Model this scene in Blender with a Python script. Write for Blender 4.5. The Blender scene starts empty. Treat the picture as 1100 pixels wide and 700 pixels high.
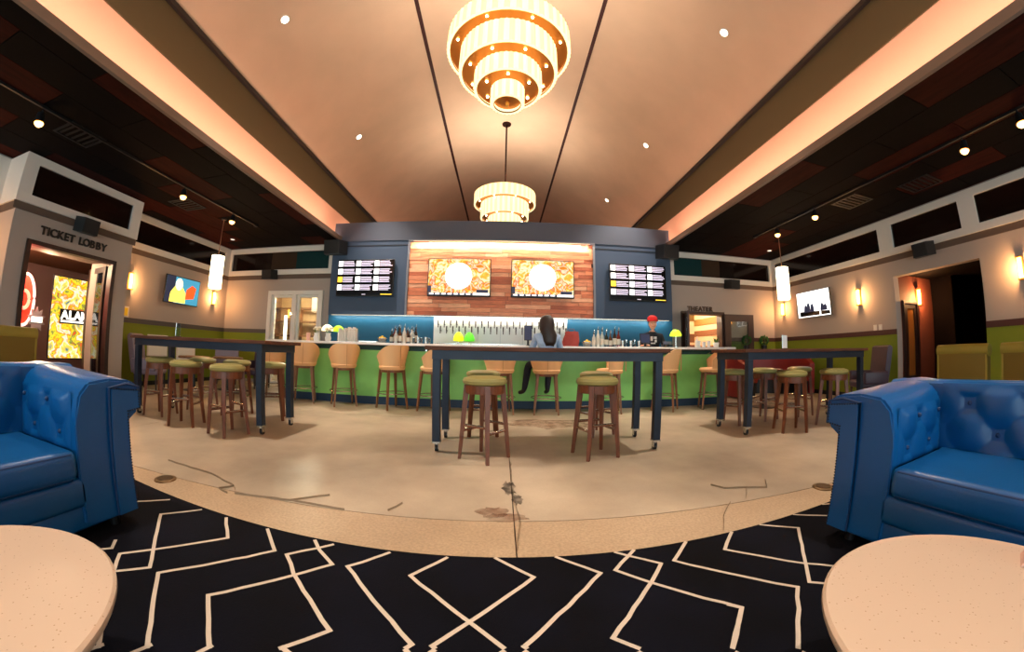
import bpy, bmesh, math, random
from mathutils import Matrix, Vector
random.seed(7)
PI = math.pi
C = bpy.context.scene.collection
SC = bpy.context.scene

# ------------------------------------------------------------------ camera
EYE = 1.05
LENS_F, LENS_K, PITCH, YAW, ROLL = 389.75, -.0595, .07376, .02696, .01616     # fisheye lens, pixels of a 1100 wide frame
def cam_axis(u, y, w):
    c, s = math.cos(ROLL), math.sin(ROLL); u, w = c*u - s*w, s*u + c*w
    c, s = math.cos(PITCH), math.sin(PITCH); y, w = c*y - s*w, s*y + c*w
    c, s = math.cos(YAW), math.sin(YAW)
    return Vector((c*u + s*y, -s*u + c*y, w))
cam = bpy.data.cameras.new('camera'); cam_ob = bpy.data.objects.new('camera', cam); C.objects.link(cam_ob)
_r, _f, _u = cam_axis(1, 0, 0), cam_axis(0, 1, 0), cam_axis(0, 0, 1)
cam_ob.matrix_world = Matrix(((_r.x, _u.x, -_f.x, 0), (_r.y, _u.y, -_f.y, 0), (_r.z, _u.z, -_f.z, EYE), (0, 0, 0, 1)))
cam.type = 'PANO'; cam.panorama_type = 'FISHEYE_LENS_POLYNOMIAL'; cam.fisheye_fov = math.radians(220)
cam.sensor_width = 36; cam.sensor_fit = 'HORIZONTAL'; cam.clip_start = .02
_a = 1100/36
cam.fisheye_polynomial_k0 = 0; cam.fisheye_polynomial_k1 = -_a/LENS_F; cam.fisheye_polynomial_k2 = 0
cam.fisheye_polynomial_k3 = -(_a/LENS_F)*LENS_K*(_a/400)**2; cam.fisheye_polynomial_k4 = 0
SC.camera = cam_ob

# ------------------------------------------------------------------ world, view
W = bpy.data.worlds.new('daylight'); SC.world = W; W.use_nodes = True
W.node_tree.nodes['Background'].inputs[0].default_value = (.90, .95, 1, 1)
W.node_tree.nodes['Background'].inputs[1].default_value = 7.0
VS = SC.view_settings
SC.display_settings.display_device = 'sRGB'
VS.view_transform = 'Standard'; VS.look = 'None'; VS.gamma = 1; VS.use_curve_mapping = False; VS.exposure = 0.5
SC.cycles.max_bounces = 8; SC.cycles.diffuse_bounces = 4; SC.cycles.glossy_bounces = 3; SC.cycles.transmission_bounces = 6
SC.cycles.transparent_max_bounces = 8
SC.cycles.sample_clamp_indirect = 6; SC.cycles.use_denoising = True; SC.cycles.caustics_reflective = False; SC.cycles.caustics_refractive = False

def area_light(name, loc, size, size_y, power, col, direction):
    l = bpy.data.lights.new(name, 'AREA'); l.shape = 'RECTANGLE'; l.size = size; l.size_y = size_y; l.energy = power; l.color = col
    o = bpy.data.objects.new(name, l); C.objects.link(o); o.location = loc
    o.rotation_euler = Vector(direction).to_track_quat('-Z', 'Y').to_euler()
    return o
def point_light(name, loc, power, col, r=.05):
    l = bpy.data.lights.new(name, 'POINT'); l.energy = power; l.color = col; l.shadow_soft_size = r
    o = bpy.data.objects.new(name, l); C.objects.link(o); o.location = loc; return o
def spot_light(name, loc, target, power, col, angle, blend=.5, r=.05):
    l = bpy.data.lights.new(name, 'SPOT'); l.energy = power; l.color = col; l.spot_size = math.radians(angle); l.spot_blend = blend; l.shadow_soft_size = r
    o = bpy.data.objects.new(name, l); C.objects.link(o); o.location = loc
    o.rotation_euler = (Vector(target) - Vector(loc)).to_track_quat('-Z', 'Y').to_euler(); return o
WARM = (1, .70, .42); AMBER = (1, .48, .18); SOFT = (1, .80, .58)
# the LED strips lying in the two coves
for s in (-1, 1):
    for k in range(8):
        o = area_light('cove_led', (s*4.37, -5.15 + 2.94*(k + .5), 3.975), 2.94, .05, 11, (1, .60, .44), (s*.7, 0, .8)); o.data.spread = math.radians(160)
# daylight enters through the shop front behind the viewer: portals in its openings
for k in range(6):
    _x = -8.04 + (k + .5)*16.67/6 - .16
    o = area_light('window_portal', (_x, -5.25, 1.675), 2.45, 2.44, 1, (1, 1, 1), (0, 1, 0)); o.data.cycles.is_portal = True

# ------------------------------------------------------------------ helpers
def lin(c):
    return tuple(((x/255)/12.92 if x/255 <= .04045 else ((x/255 + .055)/1.055)**2.4) for x in c) + (1,)
MATS = {}
def mat(name, col, rough=.6, metal=0, var=0, vscale=6, bump=0, bscale=40, spec=.5, col2=None, stretch=None, coat=0, trans=0, alpha=1):
    if name in MATS: return MATS[name]
    m = bpy.data.materials.new(name); m.use_nodes = True; nt = m.node_tree; b = nt.nodes['Principled BSDF']
    c = lin(col); b.inputs['Base Color'].default_value = c; b.inputs['Roughness'].default_value = rough; b.inputs['Metallic'].default_value = metal
    b.inputs['Specular IOR Level'].default_value = spec; b.inputs['Coat Weight'].default_value = coat
    b.inputs['Transmission Weight'].default_value = trans; b.inputs['Alpha'].default_value = alpha
    if var or bump or col2:
        tc = nt.nodes.new('ShaderNodeTexCoord'); mp = nt.nodes.new('ShaderNodeMapping'); nt.links.new(tc.outputs['Object'], mp.inputs[0])
        if stretch: mp.inputs['Scale'].default_value = stretch
    if var or col2:
        n = nt.nodes.new('ShaderNodeTexNoise'); n.inputs['Scale'].default_value = vscale; n.inputs['Detail'].default_value = 5; nt.links.new(mp.outputs[0], n.inputs[0])
        r = nt.nodes.new('ShaderNodeValToRGB'); r.color_ramp.elements[0].position = .32; r.color_ramp.elements[1].position = .68
        c2 = lin(col2) if col2 else tuple(min(1, x*(1 + var)) for x in c[:3]) + (1,)
        c1 = c if col2 else tuple(x*(1 - var) for x in c[:3]) + (1,)
        r.color_ramp.elements[0].color = c1; r.color_ramp.elements[1].color = c2
        nt.links.new(n.outputs[0], r.inputs[0]); nt.links.new(r.outputs[0], b.inputs['Base Color'])
    if bump:
        n2 = nt.nodes.new('ShaderNodeTexNoise'); n2.inputs['Scale'].default_value = bscale; n2.inputs['Detail'].default_value = 4; nt.links.new(mp.outputs[0], n2.inputs[0])
        bp = nt.nodes.new('ShaderNodeBump'); bp.inputs['Strength'].default_value = bump; bp.inputs['Distance'].default_value = .02
        nt.links.new(n2.outputs[0], bp.inputs['Height']); nt.links.new(bp.outputs[0], b.inputs['Normal'])
    MATS[name] = m; return m
def glow(name, col, strength):
    if name in MATS: return MATS[name]
    m = bpy.data.materials.new(name); m.use_nodes = True; b = m.node_tree.nodes['Principled BSDF']
    b.inputs['Base Color'].default_value = lin(col); b.inputs['Emission Color'].default_value = lin(col); b.inputs['Emission Strength'].default_value = strength
    b.inputs['Roughness'].default_value = .5
    MATS[name] = m; return m
def glass(name, tint=(230, 240, 240), opac=.12, rough=.02):
    if name in MATS: return MATS[name]
    m = bpy.data.materials.new(name); m.use_nodes = True; nt = m.node_tree; nt.nodes.clear()
    o = nt.nodes.new('ShaderNodeOutputMaterial'); mx = nt.nodes.new('ShaderNodeMixShader'); t = nt.nodes.new('ShaderNodeBsdfTransparent'); g = nt.nodes.new('ShaderNodeBsdfGlossy')
    t.inputs[0].default_value = lin(tint); g.inputs['Roughness'].default_value = rough; mx.inputs[0].default_value = opac
    nt.links.new(t.outputs[0], mx.inputs[1]); nt.links.new(g.outputs[0], mx.inputs[2]); nt.links.new(mx.outputs[0], o.inputs[0])
    MATS[name] = m; return m

class MB:
    def __init__(s): s.bm = bmesh.new()
    def box(s, lo, hi, bev=0, seg=2):
        r = bmesh.ops.create_cube(s.bm, size=1)
        d = [hi[i] - lo[i] for i in range(3)]
        for v in r['verts']:
            v.co = Vector([lo[i] + (v.co[i] + .5)*d[i] for i in range(3)])
        if bev:
            es = list({e for v in r['verts'] for e in v.link_edges})
            bmesh.ops.bevel(s.bm, geom=es, offset=min(bev, .49*min(abs(x) for x in d)), segments=seg, profile=.5, affect='EDGES')
        return s
    def cyl(s, p0, p1, r0, r1=None, n=16, cap=True):
        p0, p1 = Vector(p0), Vector(p1); r1 = r0 if r1 is None else r1; d = p1 - p0
        q = d.to_track_quat('Z', 'Y').to_matrix().to_4x4(); q.translation = (p0 + p1)/2
        bmesh.ops.create_cone(s.bm, cap_ends=cap, segments=n, radius1=r0, radius2=r1, depth=d.length, matrix=q); return s
    def sphere(s, c, r, sc=(1, 1, 1), u=16, v=10):
        m = Matrix.Translation(c) @ Matrix.Diagonal((sc[0], sc[1], sc[2], 1))
        bmesh.ops.create_uvsphere(s.bm, u_segments=u, v_segments=v, radius=r, matrix=m); return s
    def lathe(s, prof, n=24, c=(0, 0, 0)):
        rings = []
        for r, z in prof:
            rings.append([s.bm.verts.new((c[0] + r*math.cos(2*PI*i/n), c[1] + r*math.sin(2*PI*i/n), c[2] + z)) for i in range(n)])
        for a, b in zip(rings, rings[1:]):
            for i in range(n): s.bm.faces.new((a[i], a[(i+1) % n], b[(i+1) % n], b[i]))
        if prof[0][0] > 1e-5: s.bm.faces.new(rings[0][::-1])
        if prof[-1][0] > 1e-5: s.bm.faces.new(rings[-1])
        return s
    def ring(s, prof, n=48, c=(0, 0, 0)):          # closed profile revolved: a torus-like band
        rings = [[s.bm.verts.new((c[0] + r*math.cos(2*PI*i/n), c[1] + r*math.sin(2*PI*i/n), c[2] + z)) for i in range(n)] for r, z in prof]
        for k in range(len(rings)):
            a, b = rings[k], rings[(k+1) % len(rings)]
            for i in range(n): s.bm.faces.new((a[i], a[(i+1) % n], b[(i+1) % n], b[i]))
        return s
    def prism(s, pts, axis, a0, a1):                # polygon in the other two axes pulled along axis
        ax = 'xyz'.index(axis); o = [i for i in range(3) if i != ax]
        def P(p, a):
            v = [0, 0, 0]; v[o[0]] = p[0]; v[o[1]] = p[1]; v[ax] = a; return s.bm.verts.new(v)
        A = [P(p, a0) for p in pts]; B = [P(p, a1) for p in pts]; n = len(pts)
        for i in range(n): s.bm.faces.new((A[i], A[(i+1) % n], B[(i+1) % n], B[i]))
        s.bm.faces.new(A[::-1]); s.bm.faces.new(B); return s
    def tube(s, pts, r, n=8, closed=False):
        pts = [Vector(p) for p in pts]; rings = []; m = len(pts)
        for i, p in enumerate(pts):
            if closed: t = pts[(i+1) % m] - pts[i-1]
            else: t = pts[min(i+1, m-1)] - pts[max(i-1, 0)]
            q = t.to_track_quat('Z', 'Y'); rr = r[i] if isinstance(r, (list, tuple)) else r
            rings.append([s.bm.verts.new(p + q @ Vector((rr*math.cos(2*PI*k/n), rr*math.sin(2*PI*k/n), 0))) for k in range(n)])
        prs = list(zip(rings, rings[1:])) + ([(rings[-1], rings[0])] if closed else [])
        for a, b in prs:
            for k in range(n): s.bm.faces.new((a[k], a[(k+1) % n], b[(k+1) % n], b[k]))
        if not closed: s.bm.faces.new(rings[0][::-1]); s.bm.faces.new(rings[-1])
        return s
    def quad(s, a, b, c, d):
        s.bm.faces.new([s.bm.verts.new(p) for p in (a, b, c, d)]); return s
    def data(s, name, m, smooth=False):
        bmesh.ops.recalc_face_normals(s.bm, faces=s.bm.faces)
        me = bpy.data.meshes.new(name); s.bm.to_mesh(me); s.bm.free()
        for q in (m if isinstance(m, list) else [m]): me.materials.append(q)
        if smooth:
            for p in me.polygons: p.use_smooth = True
            try: me.set_sharp_from_angle(angle=math.radians(smooth if smooth is not True else 40))
            except Exception: pass
        return me
    def build(s, name, m, parent=None, loc=None, smooth=False, rot=None):
        return link(name, s.data(name, m, smooth), parent, loc, rot)
def link(name, me, parent=None, loc=None, rot=None):
    o = bpy.data.objects.new(name, me); C.objects.link(o); o.parent = parent
    if loc: o.location = loc
    if rot: o.rotation_euler = rot
    return o
def tag(o, label=None, cat=None, group=None, kind=None):
    if label: o['label'] = label
    if cat: o['category'] = cat
    if group: o['group'] = group
    if kind: o['kind'] = kind
    return o
def thing(name, label, cat, loc=(0, 0, 0), rz=0, group=None):
    o = bpy.data.objects.new(name, None); C.objects.link(o); o.location = loc; o.rotation_euler = (0, 0, rz); o.empty_display_size = .1
    return tag(o, label, cat, group)
def struct(o): o['kind'] = 'structure'; return o
def bx(name, lo, hi, m, parent=None, bev=0): return MB().box(lo, hi, bev).build(name, m, parent, smooth=bool(bev))
def dup(root, loc, rz, label, parent=None):
    r = root.copy(); C.objects.link(r)
    if parent is None: r.location = loc; r.rotation_euler = (0, 0, rz); r['label'] = label
    else: r.parent = parent
    for ch in [o for o in KIDS.get(root.name, root.children)]:
        dup(ch, None, 0, None, r)
    return r
KIDS = {}
def text_mesh(ch, size, depth, bold=0):
    cu = bpy.data.curves.new('glyph', 'FONT'); cu.body = ch; cu.size = size; cu.extrude = depth/2; cu.offset = bold; cu.align_x = 'CENTER'
    t = bpy.data.objects.new('glyph', cu); C.objects.link(t); dg = bpy.context.evaluated_depsgraph_get()
    me = bpy.data.meshes.new_from_object(t.evaluated_get(dg)); bpy.data.objects.remove(t); bpy.data.curves.remove(cu)
    me.materials.clear(); return me

# ------------------------------------------------------------------ materials
def concrete(name='polished_concrete', tones=((122, 108, 91), (162, 145, 123), (194, 176, 151)), agg=40):
    m = bpy.data.materials.new(name); m.use_nodes = True; nt = m.node_tree; b = nt.nodes['Principled BSDF']; N = nt.nodes.new; L = nt.links.new
    tc = N('ShaderNodeTexCoord')
    def noise(sc, det=5, rough=.55):
        n = N('ShaderNodeTexNoise'); n.inputs['Scale'].default_value = sc; n.inputs['Detail'].default_value = det; n.inputs['Roughness'].default_value = rough; L(tc.outputs['Object'], n.inputs[0]); return n
    def ramp(src, stops):
        r = N('ShaderNodeValToRGB'); e = r.color_ramp.elements
        while len(e) < len(stops): e.new(.5)
        for k, (p, c) in enumerate(stops): e[k].position = p; e[k].color = lin(c) if len(c) == 3 else c
        L(src.outputs[0], r.inputs[0]); return r
    big = ramp(noise(.55, 6), [(.3, tones[0]), (.5, tones[1]), (.7, tones[2])])
    fine = ramp(noise(60, 3), [(.35, (150, 150, 150)), (.62, (255, 255, 255))])
    mx = N('ShaderNodeMix'); mx.data_type = 'RGBA'; mx.blend_type = 'MULTIPLY'; mx.inputs[0].default_value = agg/500
    L(big.outputs[0], mx.inputs[6]); L(fine.outputs[0], mx.inputs[7])
    m3 = mx
    L(m3.outputs[2], b.inputs['Base Color'])
    rr = ramp(noise(2.5, 4), [(.3, (.34, .34, .34, 1)), (.7, (.46, .46, .46, 1))]); L(rr.outputs[0], b.inputs['Roughness'])
    return m
CONC = concrete(); CONC_W = concrete('warm_aggregate_concrete', ((146, 122, 96), (170, 145, 116), (190, 166, 136)), 190)
M_wall = mat('grey_wall_paint', (168, 156, 148), .8, bump=.03, bscale=120)
M_green = mat('lime_green_wall_paint', (118, 130, 22), .7)
M_bargreen = mat('bright_green_bar_panel', (146, 220, 120), .55, var=.06, vscale=3)
M_dado = mat('dark_dado_paint', (78, 72, 70), .6)
M_white = mat('white_painted_trim', (226, 220, 212), .5)
M_band = mat('taupe_band_paint', (92, 76, 66), .7)
M_navy = mat('slate_navy_paint', (58, 78, 104), .65, bump=.02, bscale=90)
M_teal = mat('teal_blue_paint', (6, 92, 132), .5)
M_groove = mat('dark_groove', (22, 28, 38), .7)
M_dceil = mat('dark_reddened_ceiling_wood', (52, 15, 8), .8, spec=.08, var=.35, vscale=2.2, stretch=(6, 1, 1))  # dark boards; extra red in the colour stands for the spotlights' glow
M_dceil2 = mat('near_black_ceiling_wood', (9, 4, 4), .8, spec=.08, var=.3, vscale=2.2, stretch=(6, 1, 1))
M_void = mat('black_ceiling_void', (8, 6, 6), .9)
M_cove = mat('peach_cove_plaster', (232, 186, 158), .8)
M_olive = mat('olive_brown_beam_paint', (92, 78, 50), .75)
M_vault = mat('warm_beige_vault_plaster', (214, 184, 156), .85, var=.05, vscale=1.2)
M_seam = mat('dark_maroon_seam', (58, 20, 16), .7)
M_trimd = mat('dark_ceiling_edge_trim', (40, 30, 26), .6)
M_trimg = mat('grey_brown_lip', (120, 100, 88), .6)
M_darkglass = mat('dark_clerestory_glass', (26, 14, 10), .12, spec=.6)
M_black = mat('black_plastic', (14, 14, 16), .45)
M_blacksteel = mat('blue_black_steel', (26, 36, 54), .5, metal=.2, var=.12, vscale=9)
M_dwood = mat('espresso_door_wood', (44, 20, 14), .45, var=.25, vscale=3, stretch=(8, 8, 1))
M_twood = mat('rustic_brown_table_wood', (98, 58, 42), .6, spec=.2, var=.3, vscale=3, stretch=(1, 10, 10))
M_stoolwood = mat('reddish_walnut_wood', (112, 58, 32), .42, var=.22, vscale=5, stretch=(6, 6, 1))
M_tanwood = mat('light_walnut_stool_leg', (128, 84, 50), .45, var=.15, vscale=5, stretch=(6, 6, 1))
M_oliveseat = mat('olive_vinyl', (150, 138, 82), .38, bump=.02, bscale=60)
M_tan = mat('tan_leather', (240, 190, 136), .5, bump=.02, bscale=60)
M_chrome = mat('brushed_steel', (200, 196, 190), .25, metal=1)
M_brass = mat('brass', (214, 156, 74), .3, metal=1)
M_blue = mat('blue_leather', (0, 76, 134), .36, var=.07, vscale=3, bump=.04, bscale=55)
M_bluedk = mat('blue_piping', (0, 44, 88), .6)
M_stone = mat('speckled_cream_stone', (196, 172, 150), .28)
M_counter = mat('white_quartz_counter', (236, 234, 230), .25)
M_tile = mat('white_tap_wall_panel', (226, 232, 230), .25)
M_pane = glass('clear_pane')
M_purple = mat('dark_plum_leather', (66, 48, 66), .45)
M_grayup = mat('lavender_grey_leather', (122, 108, 124), .5)
M_red = mat('dark_red_vinyl', (128, 24, 18), .45)
M_oliveup = mat('olive_upholstery', (104, 86, 18), .65)
M_olivelt = mat('pale_olive_padding', (138, 122, 44), .55)
# speckles on the stone tops
def speckle(m, spots, sc, thr):
    nt = m.node_tree; b = nt.nodes['Principled BSDF']; base = b.inputs['Base Color'].default_value[:]
    tc = nt.nodes.new('ShaderNodeTexCoord'); v = nt.nodes.new('ShaderNodeTexVoronoi'); v.inputs['Scale'].default_value = sc
    nt.links.new(tc.outputs['Object'], v.inputs[0]); r = nt.nodes.new('ShaderNodeValToRGB'); e = r.color_ramp.elements
    e[0].position = thr; e[0].color = lin(spots); e[1].position = thr + .05; e[1].color = base
    nt.links.new(v.outputs['Distance'], r.inputs[0]); nt.links.new(r.outputs[0], b.inputs['Base Color'])
speckle(M_stone, (156, 126, 98), 60, .10)

# ------------------------------------------------------------------ structure
XL, XR, YB, YF = -8.2, 8.07, 9.0, -5.2
fl = struct(bx('floor', (-12.5, YF, -.12), (12.5, 19, -.012), mat('dark_joint_filler', (70, 56, 44), .9)))
xs = [-12.5, -8.9, -4.4, .09, 4.55, 9.0, 12.5]; ys = [YF, -1.7, 2.14, 5.6, 9.1, 19]
for i in range(6):
    for j in range(5):
        MB().box((xs[i] + .004, ys[j] + .004, -.012), (xs[i+1] - .004, ys[j+1] - .004, 0)).build('slab', CONC_W if j < 2 else CONC, fl)
# back wall with its two openings
wb = struct(bx('wall_back', (-8.4, YB, 2.57), (-4.5, YB + .15, 3.9), M_wall))
bx('wall_segment', (-8.4, YB, 0), (-6.57, YB + .15, 2.57), M_wall, wb)
bx('wall_segment', (-4.8, YB, 0), (-4.5, YB + .15, 2.57), M_wall, wb)
bx('wall_segment', (4.4, YB, 2.15), (8.27, YB + .15, 3.9), M_wall, wb)
bx('wall_segment', (4.4, YB, 0), (4.86, YB + .15, 2.15), M_wall, wb)
bx('wall_segment', (6.1, YB, 0), (8.27, YB + .15, 2.15), M_wall, wb)
bx('wainscot', (XL, YB - .012, .1), (-6.57, YB, 1.39), M_green, wb); bx('dado_rail', (XL, YB - .02, 1.39), (-6.57, YB, 1.5), M_dado, wb)
bx('wainscot', (6.1, YB - .012, .1), (XR, YB, 1.39), M_green, wb); bx('dado_rail', (6.1, YB - .02, 1.39), (XR, YB, 1.5), mat('maroon_dado_paint', (70, 34, 30), .6), wb)
M_dadoR = MATS['maroon_dado_paint']
# side walls
wl = struct(bx('wall_left', (XL - .2, YF, 0), (XL, 2.65, 3.9), M_wall))
bx('wall_segment', (XL - .2, 5.08, 0), (XL, YB + .15, 3.9), M_wall, wl)
bx('wainscot', (XL, 5.08, .1), (XL + .012, YB, 1.39), M_green, wl); bx('dado_rail', (XL, 5.08, 1.39), (XL + .02, YB, 1.5), M_dado, wl)
bx('wainscot', (XL, YF, .1), (XL + .012, 2.65, 1.39), M_green, wl); bx('dado_rail', (XL, YF, 1.39), (XL + .02, 2.65, 1.5), M_dado, wl)
wr = struct(bx('wall_right', (XR, 4.93, 0), (XR + .2, YB + .15, 3.9), M_wall))
bx('wall_segment', (XR, 3.04, 2.59), (XR + .2, 4.93, 3.9), M_wall, wr)
bx('wall_segment', (XR, YF, 0), (XR + .2, 3.04, 3.9), M_wall, wr)
for a, b_ in ((4.93, YB), (YF, 3.04)):
    bx('wainscot', (XR - .012, a, .1), (XR, b_, 1.39), M_green, wr); bx('dado_rail', (XR - .02, a, 1.39), (XR, b_, 1.5), M_dadoR, wr)
for nm, lo, hi in (('baseboard_left', (XL, 5.08, 0), (XL + .025, YB, .1)), ('baseboard_right', (XR - .025, 4.93, 0), (XR, YB, .1)), ('baseboard_back', (6.1, YB - .025, 0), (XR, YB, .1))):
    struct(bx(nm, lo, hi, M_black))
# clerestory trims: white frames with dark glass, taupe band below
tn = [0]
def clerestory(axis, pos, out, a0, a1, panes, z0=3.03, z1=3.82):
    tn[0] += 1; panes = sorted(tuple(sorted(p)) for p in panes)
    def B(a, b_, za, zb, th):
        lo, hi = sorted((pos, pos + out*th)); a, b_ = min(a, b_), max(a, b_)
        return ((lo, a, za), (hi, b_, zb)) if axis == 'x' else ((a, lo, za), (b_, hi, zb))
    t = struct(bx('trim_%d' % tn[0], *B(a0, a1, z0, z0 + .14, .06), M_white))
    bx('top_rail', *B(a0, a1, z1 - .14, z1, .06), M_white, t)
    cuts = [a0] + [x for p in panes for x in p] + [a1]
    for k in range(0, len(cuts), 2): bx('mullion', *B(cuts[k], cuts[k+1], z0 + .14, z1 - .14, .06), M_white, t)
    for p in panes: bx('pane', *B(p[0], p[1], z0 + .14, z1 - .14, .015), M_darkglass, t)
    bx('band', *B(a0, a1, z0 - .12, z0, .025), M_band, t)
    return t
clerestory('x', XL, 1, 5.08, YB, [(5.1, 8.72)])
clerestory('x', XL, 1, YF, 2.65, [(-3.6, -2.0), (-1.6, 0), (.4, 1.95)])
clerestory('y', YB, -1, XL, -4.55, [(-8.06, -4.7)])
clerestory('y', YB, -1, 4.45, XR, [(4.6, 7.92)])
clerestory('x', XR, -1, YF, YB, [(5.15, 8.8), (3.25, 4.79), (1.35, 2.92), (-.5, 1.05), (-2.4, -.85), (-4.3, -2.75)])
# back glass left shows teal and brown boards behind it: separate tinted panes
for k, (a, b_, col) in enumerate([(-5.75, -4.72, (18, 52, 54)), (-6.6, -5.75, (58, 44, 34)), (-7.2, -6.6, (20, 12, 10))]):
    bx('tinted_board', (a, YB - .018, 3.18), (b_, YB - .0155, 3.67), mat('tinted_glass_board_%d' % k, col, .25), wb)
for k, (a, b_, j) in enumerate([(4.62, 5.5, 0), (5.5, 6.1, 1), (6.1, 6.6, 2)]):
    bx('tinted_board', (a, YB - .018, 3.18), (b_, YB - .0155, 3.67), MATS['tinted_glass_board_%d' % j], wb)
# bar wall (free standing partition, the vault runs on over it)
wbar = struct(bx('wall_bar', (-4.5, 8.75, 1.9), (4.4, 9.15, 4.34), M_navy))
bx('lower_panel', (-4.5, 8.77, 0), (4.4, 9.15, 1.9), M_teal, wbar)
bx('reveal_line', (-4.5, 8.742, 3.69), (-2.4, 8.76, 3.715), M_groove, wbar); bx('reveal_line', (2.29, 8.742, 3.69), (4.4, 8.76, 3.715), M_groove, wbar)
bx('upper_fascia', (-4.5, 8.735, 3.83), (4.4, 8.76, 4.34), mat('slate_grey_fascia_paint', (74, 82, 98), .65), wbar)
# side ceilings of dark boards
LX, LZ = 4.3, 3.86
for s, nm in ((-1, 'ceiling_left'), (1, 'ceiling_right')):
    xa, xb = (XL - .2, -LX) if s < 0 else (LX, XR + .2)
    c = struct(bx(nm, (xa, YF, LZ + .015), (xb, 9.15, LZ + .06), M_void))
    w = .62; n = int((xb - xa)/w) + 1
    for i in range(n):
        y = YF + (i % 2)*.9
        a, b_ = xa + i*w, min(xb, xa + (i+1)*w)
        if b_ - a < .05: continue
        while y < 9.15:
            e = min(9.15, y + 1.8)
            MB().box((a + .006, y + .006, LZ), (b_ - .006, e - .006, LZ + .016)).build('panel', random.choice([M_dceil, M_dceil2, M_dceil2]), c)
            y = e
    # lip and cove
    bx('lip', (s*LX - .03, YF, LZ - .015), (s*LX + .03, 9.15, LZ + .10), M_trimg, c)
    lo, hi = sorted((s*LX, s*5.1)); bx('cove_shelf', (lo, YF, LZ + .06), (hi, 18.4, LZ + .075), M_cove, c)
    MB().prism([(s*4.95, LZ + .05), (s*4.6, 4.78), (s*4.75, 4.78), (s*5.1, LZ + .05)], 'y', YF, 18.4).build('cove_wall', M_cove, c)
    lo, hi = sorted((s*4.585, s*4.75)); bx('beam_face', (lo, YF, 4.76), (hi, 18.4, 5.45), M_olive, c)
    lo, hi = sorted((s*4.52, s*4.8)); bx('edge_trim', (lo, YF, 5.45), (hi, 18.4, 5.53), M_trimd, c)
def vz(x): return 7.9 - 2.40*(x/4.6)**2
mb = MB(); NX = 40
top = [(-4.62 + 9.24*i/NX) for i in range(NX + 1)]
pts = [(x, vz(x)) for x in top] + [(x, vz(x) + .12) for x in reversed(top)]
mb.prism(pts, 'y', YF, 18.5)
ce = struct(mb.build('ceiling', M_vault, smooth=30))
for s in (-1, 1):
    mb = MB(); xa, xb = s*1.78 - .035, s*1.78 + .035
    mb.prism([(xa, vz(xa) - .012), (xb, vz(xb) - .012), (xb, vz(xb) + .02), (xa, vz(xa) + .02)], 'y', YF, 18.5); mb.build('seam', M_seam, ce)
struct(bx('rear_light_lid', (-5.1, 9.15, 3.86), (5.1, 18.5, 3.915), M_void))  # unseen lid, added to keep daylight from leaking into the vault
struct(bx('wall_far', (-4.8, 18.4, 3.8), (4.8, 18.6, 8.1), M_wall))
# front of the hall, behind the viewer: a glazed shop front
wf = struct(bx('wall_front', (XL - .2, YF - .2, 2.9), (XR + .2, YF, 8.1), M_wall))
bx('sill_wall', (XL - .2, YF - .2, 0), (XR + .2, YF, .45), M_wall, wf)
for k in range(7):
    x = XL - .2 + k*(XR - XL + .4)/6; bx('pier', (x - .16, YF - .2, .45), (x + .16, YF, 2.9), M_wall, wf)
wn = 0
for k in range(6):
    wn += 1; x0 = XL - .04 + k*(XR - XL + .4)/6; x1 = x0 + (XR - XL + .4)/6 - .32
    struct(bx('window_%d' % wn, (x0, YF - .1, .45), (x1, YF - .09, 2.9), M_pane))

# ticket lobby portal box
tx = -7.5
tb = struct(bx('wall_portal', (XL - .2, 2.65, 2.5), (tx, 5.08, 3.83), M_wall))
bx('jamb', (XL - .2, 2.65, 0), (tx, 2.94, 2.5), M_wall, tb); bx('jamb', (XL - .2, 4.74, 0), (tx, 5.08, 2.5), M_wall, tb)
clerestory('x', tx, 1, 2.6, 5.12, [(2.84, 4.89)])
bx('return_trim', (XL, 2.6, 3.03), (tx, 2.65, 3.82), M_white, tb); bx('return_trim', (XL, 5.08, 3.03), (tx, 5.12, 3.82), M_white, tb)
bx('return_band', (XL, 2.63, 2.91), (tx, 2.65, 3.03), M_band, tb)
# lobby room behind
M_lob = mat('dim_mauve_lobby_wall', (120, 92, 90), .7)
lw = struct(bx('wall_lobby', (-11.6, 2.2, 0), (-11.5, 7.5, 2.8), M_lob))
bx('side_wall', (-11.6, 7.4, 0), (XL - .2, 7.5, 2.8), M_lob, lw); bx('side_wall', (-11.6, 2.2, 0), (XL - .2, 2.3, 2.8), M_lob, lw)
bx('dark_return', (-9.25, 5.25, 0), (-9.1, 7.4, 2.8), mat('dark_brown_panel', (38, 20, 16), .6), lw)
struct(bx('ceiling_lobby', (-11.6, 2.2, 2.72), (XL - .2, 7.5, 2.8), mat('brown_lobby_ceiling', (120, 78, 48), .7)))
# right passage
M_pass = mat('red_brown_passage_wall', (120, 62, 44), .7)
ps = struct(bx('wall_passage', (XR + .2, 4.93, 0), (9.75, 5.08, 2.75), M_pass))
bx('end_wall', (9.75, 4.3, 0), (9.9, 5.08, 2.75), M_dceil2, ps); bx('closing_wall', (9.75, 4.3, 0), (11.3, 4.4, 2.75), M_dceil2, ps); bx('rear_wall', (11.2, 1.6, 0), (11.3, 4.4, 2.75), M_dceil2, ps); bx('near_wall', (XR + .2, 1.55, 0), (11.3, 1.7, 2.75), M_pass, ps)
struct(bx('ceiling_passage', (XR + .2, 1.6, 2.66), (11.3, 5.08, 2.75), M_dceil2))

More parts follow.
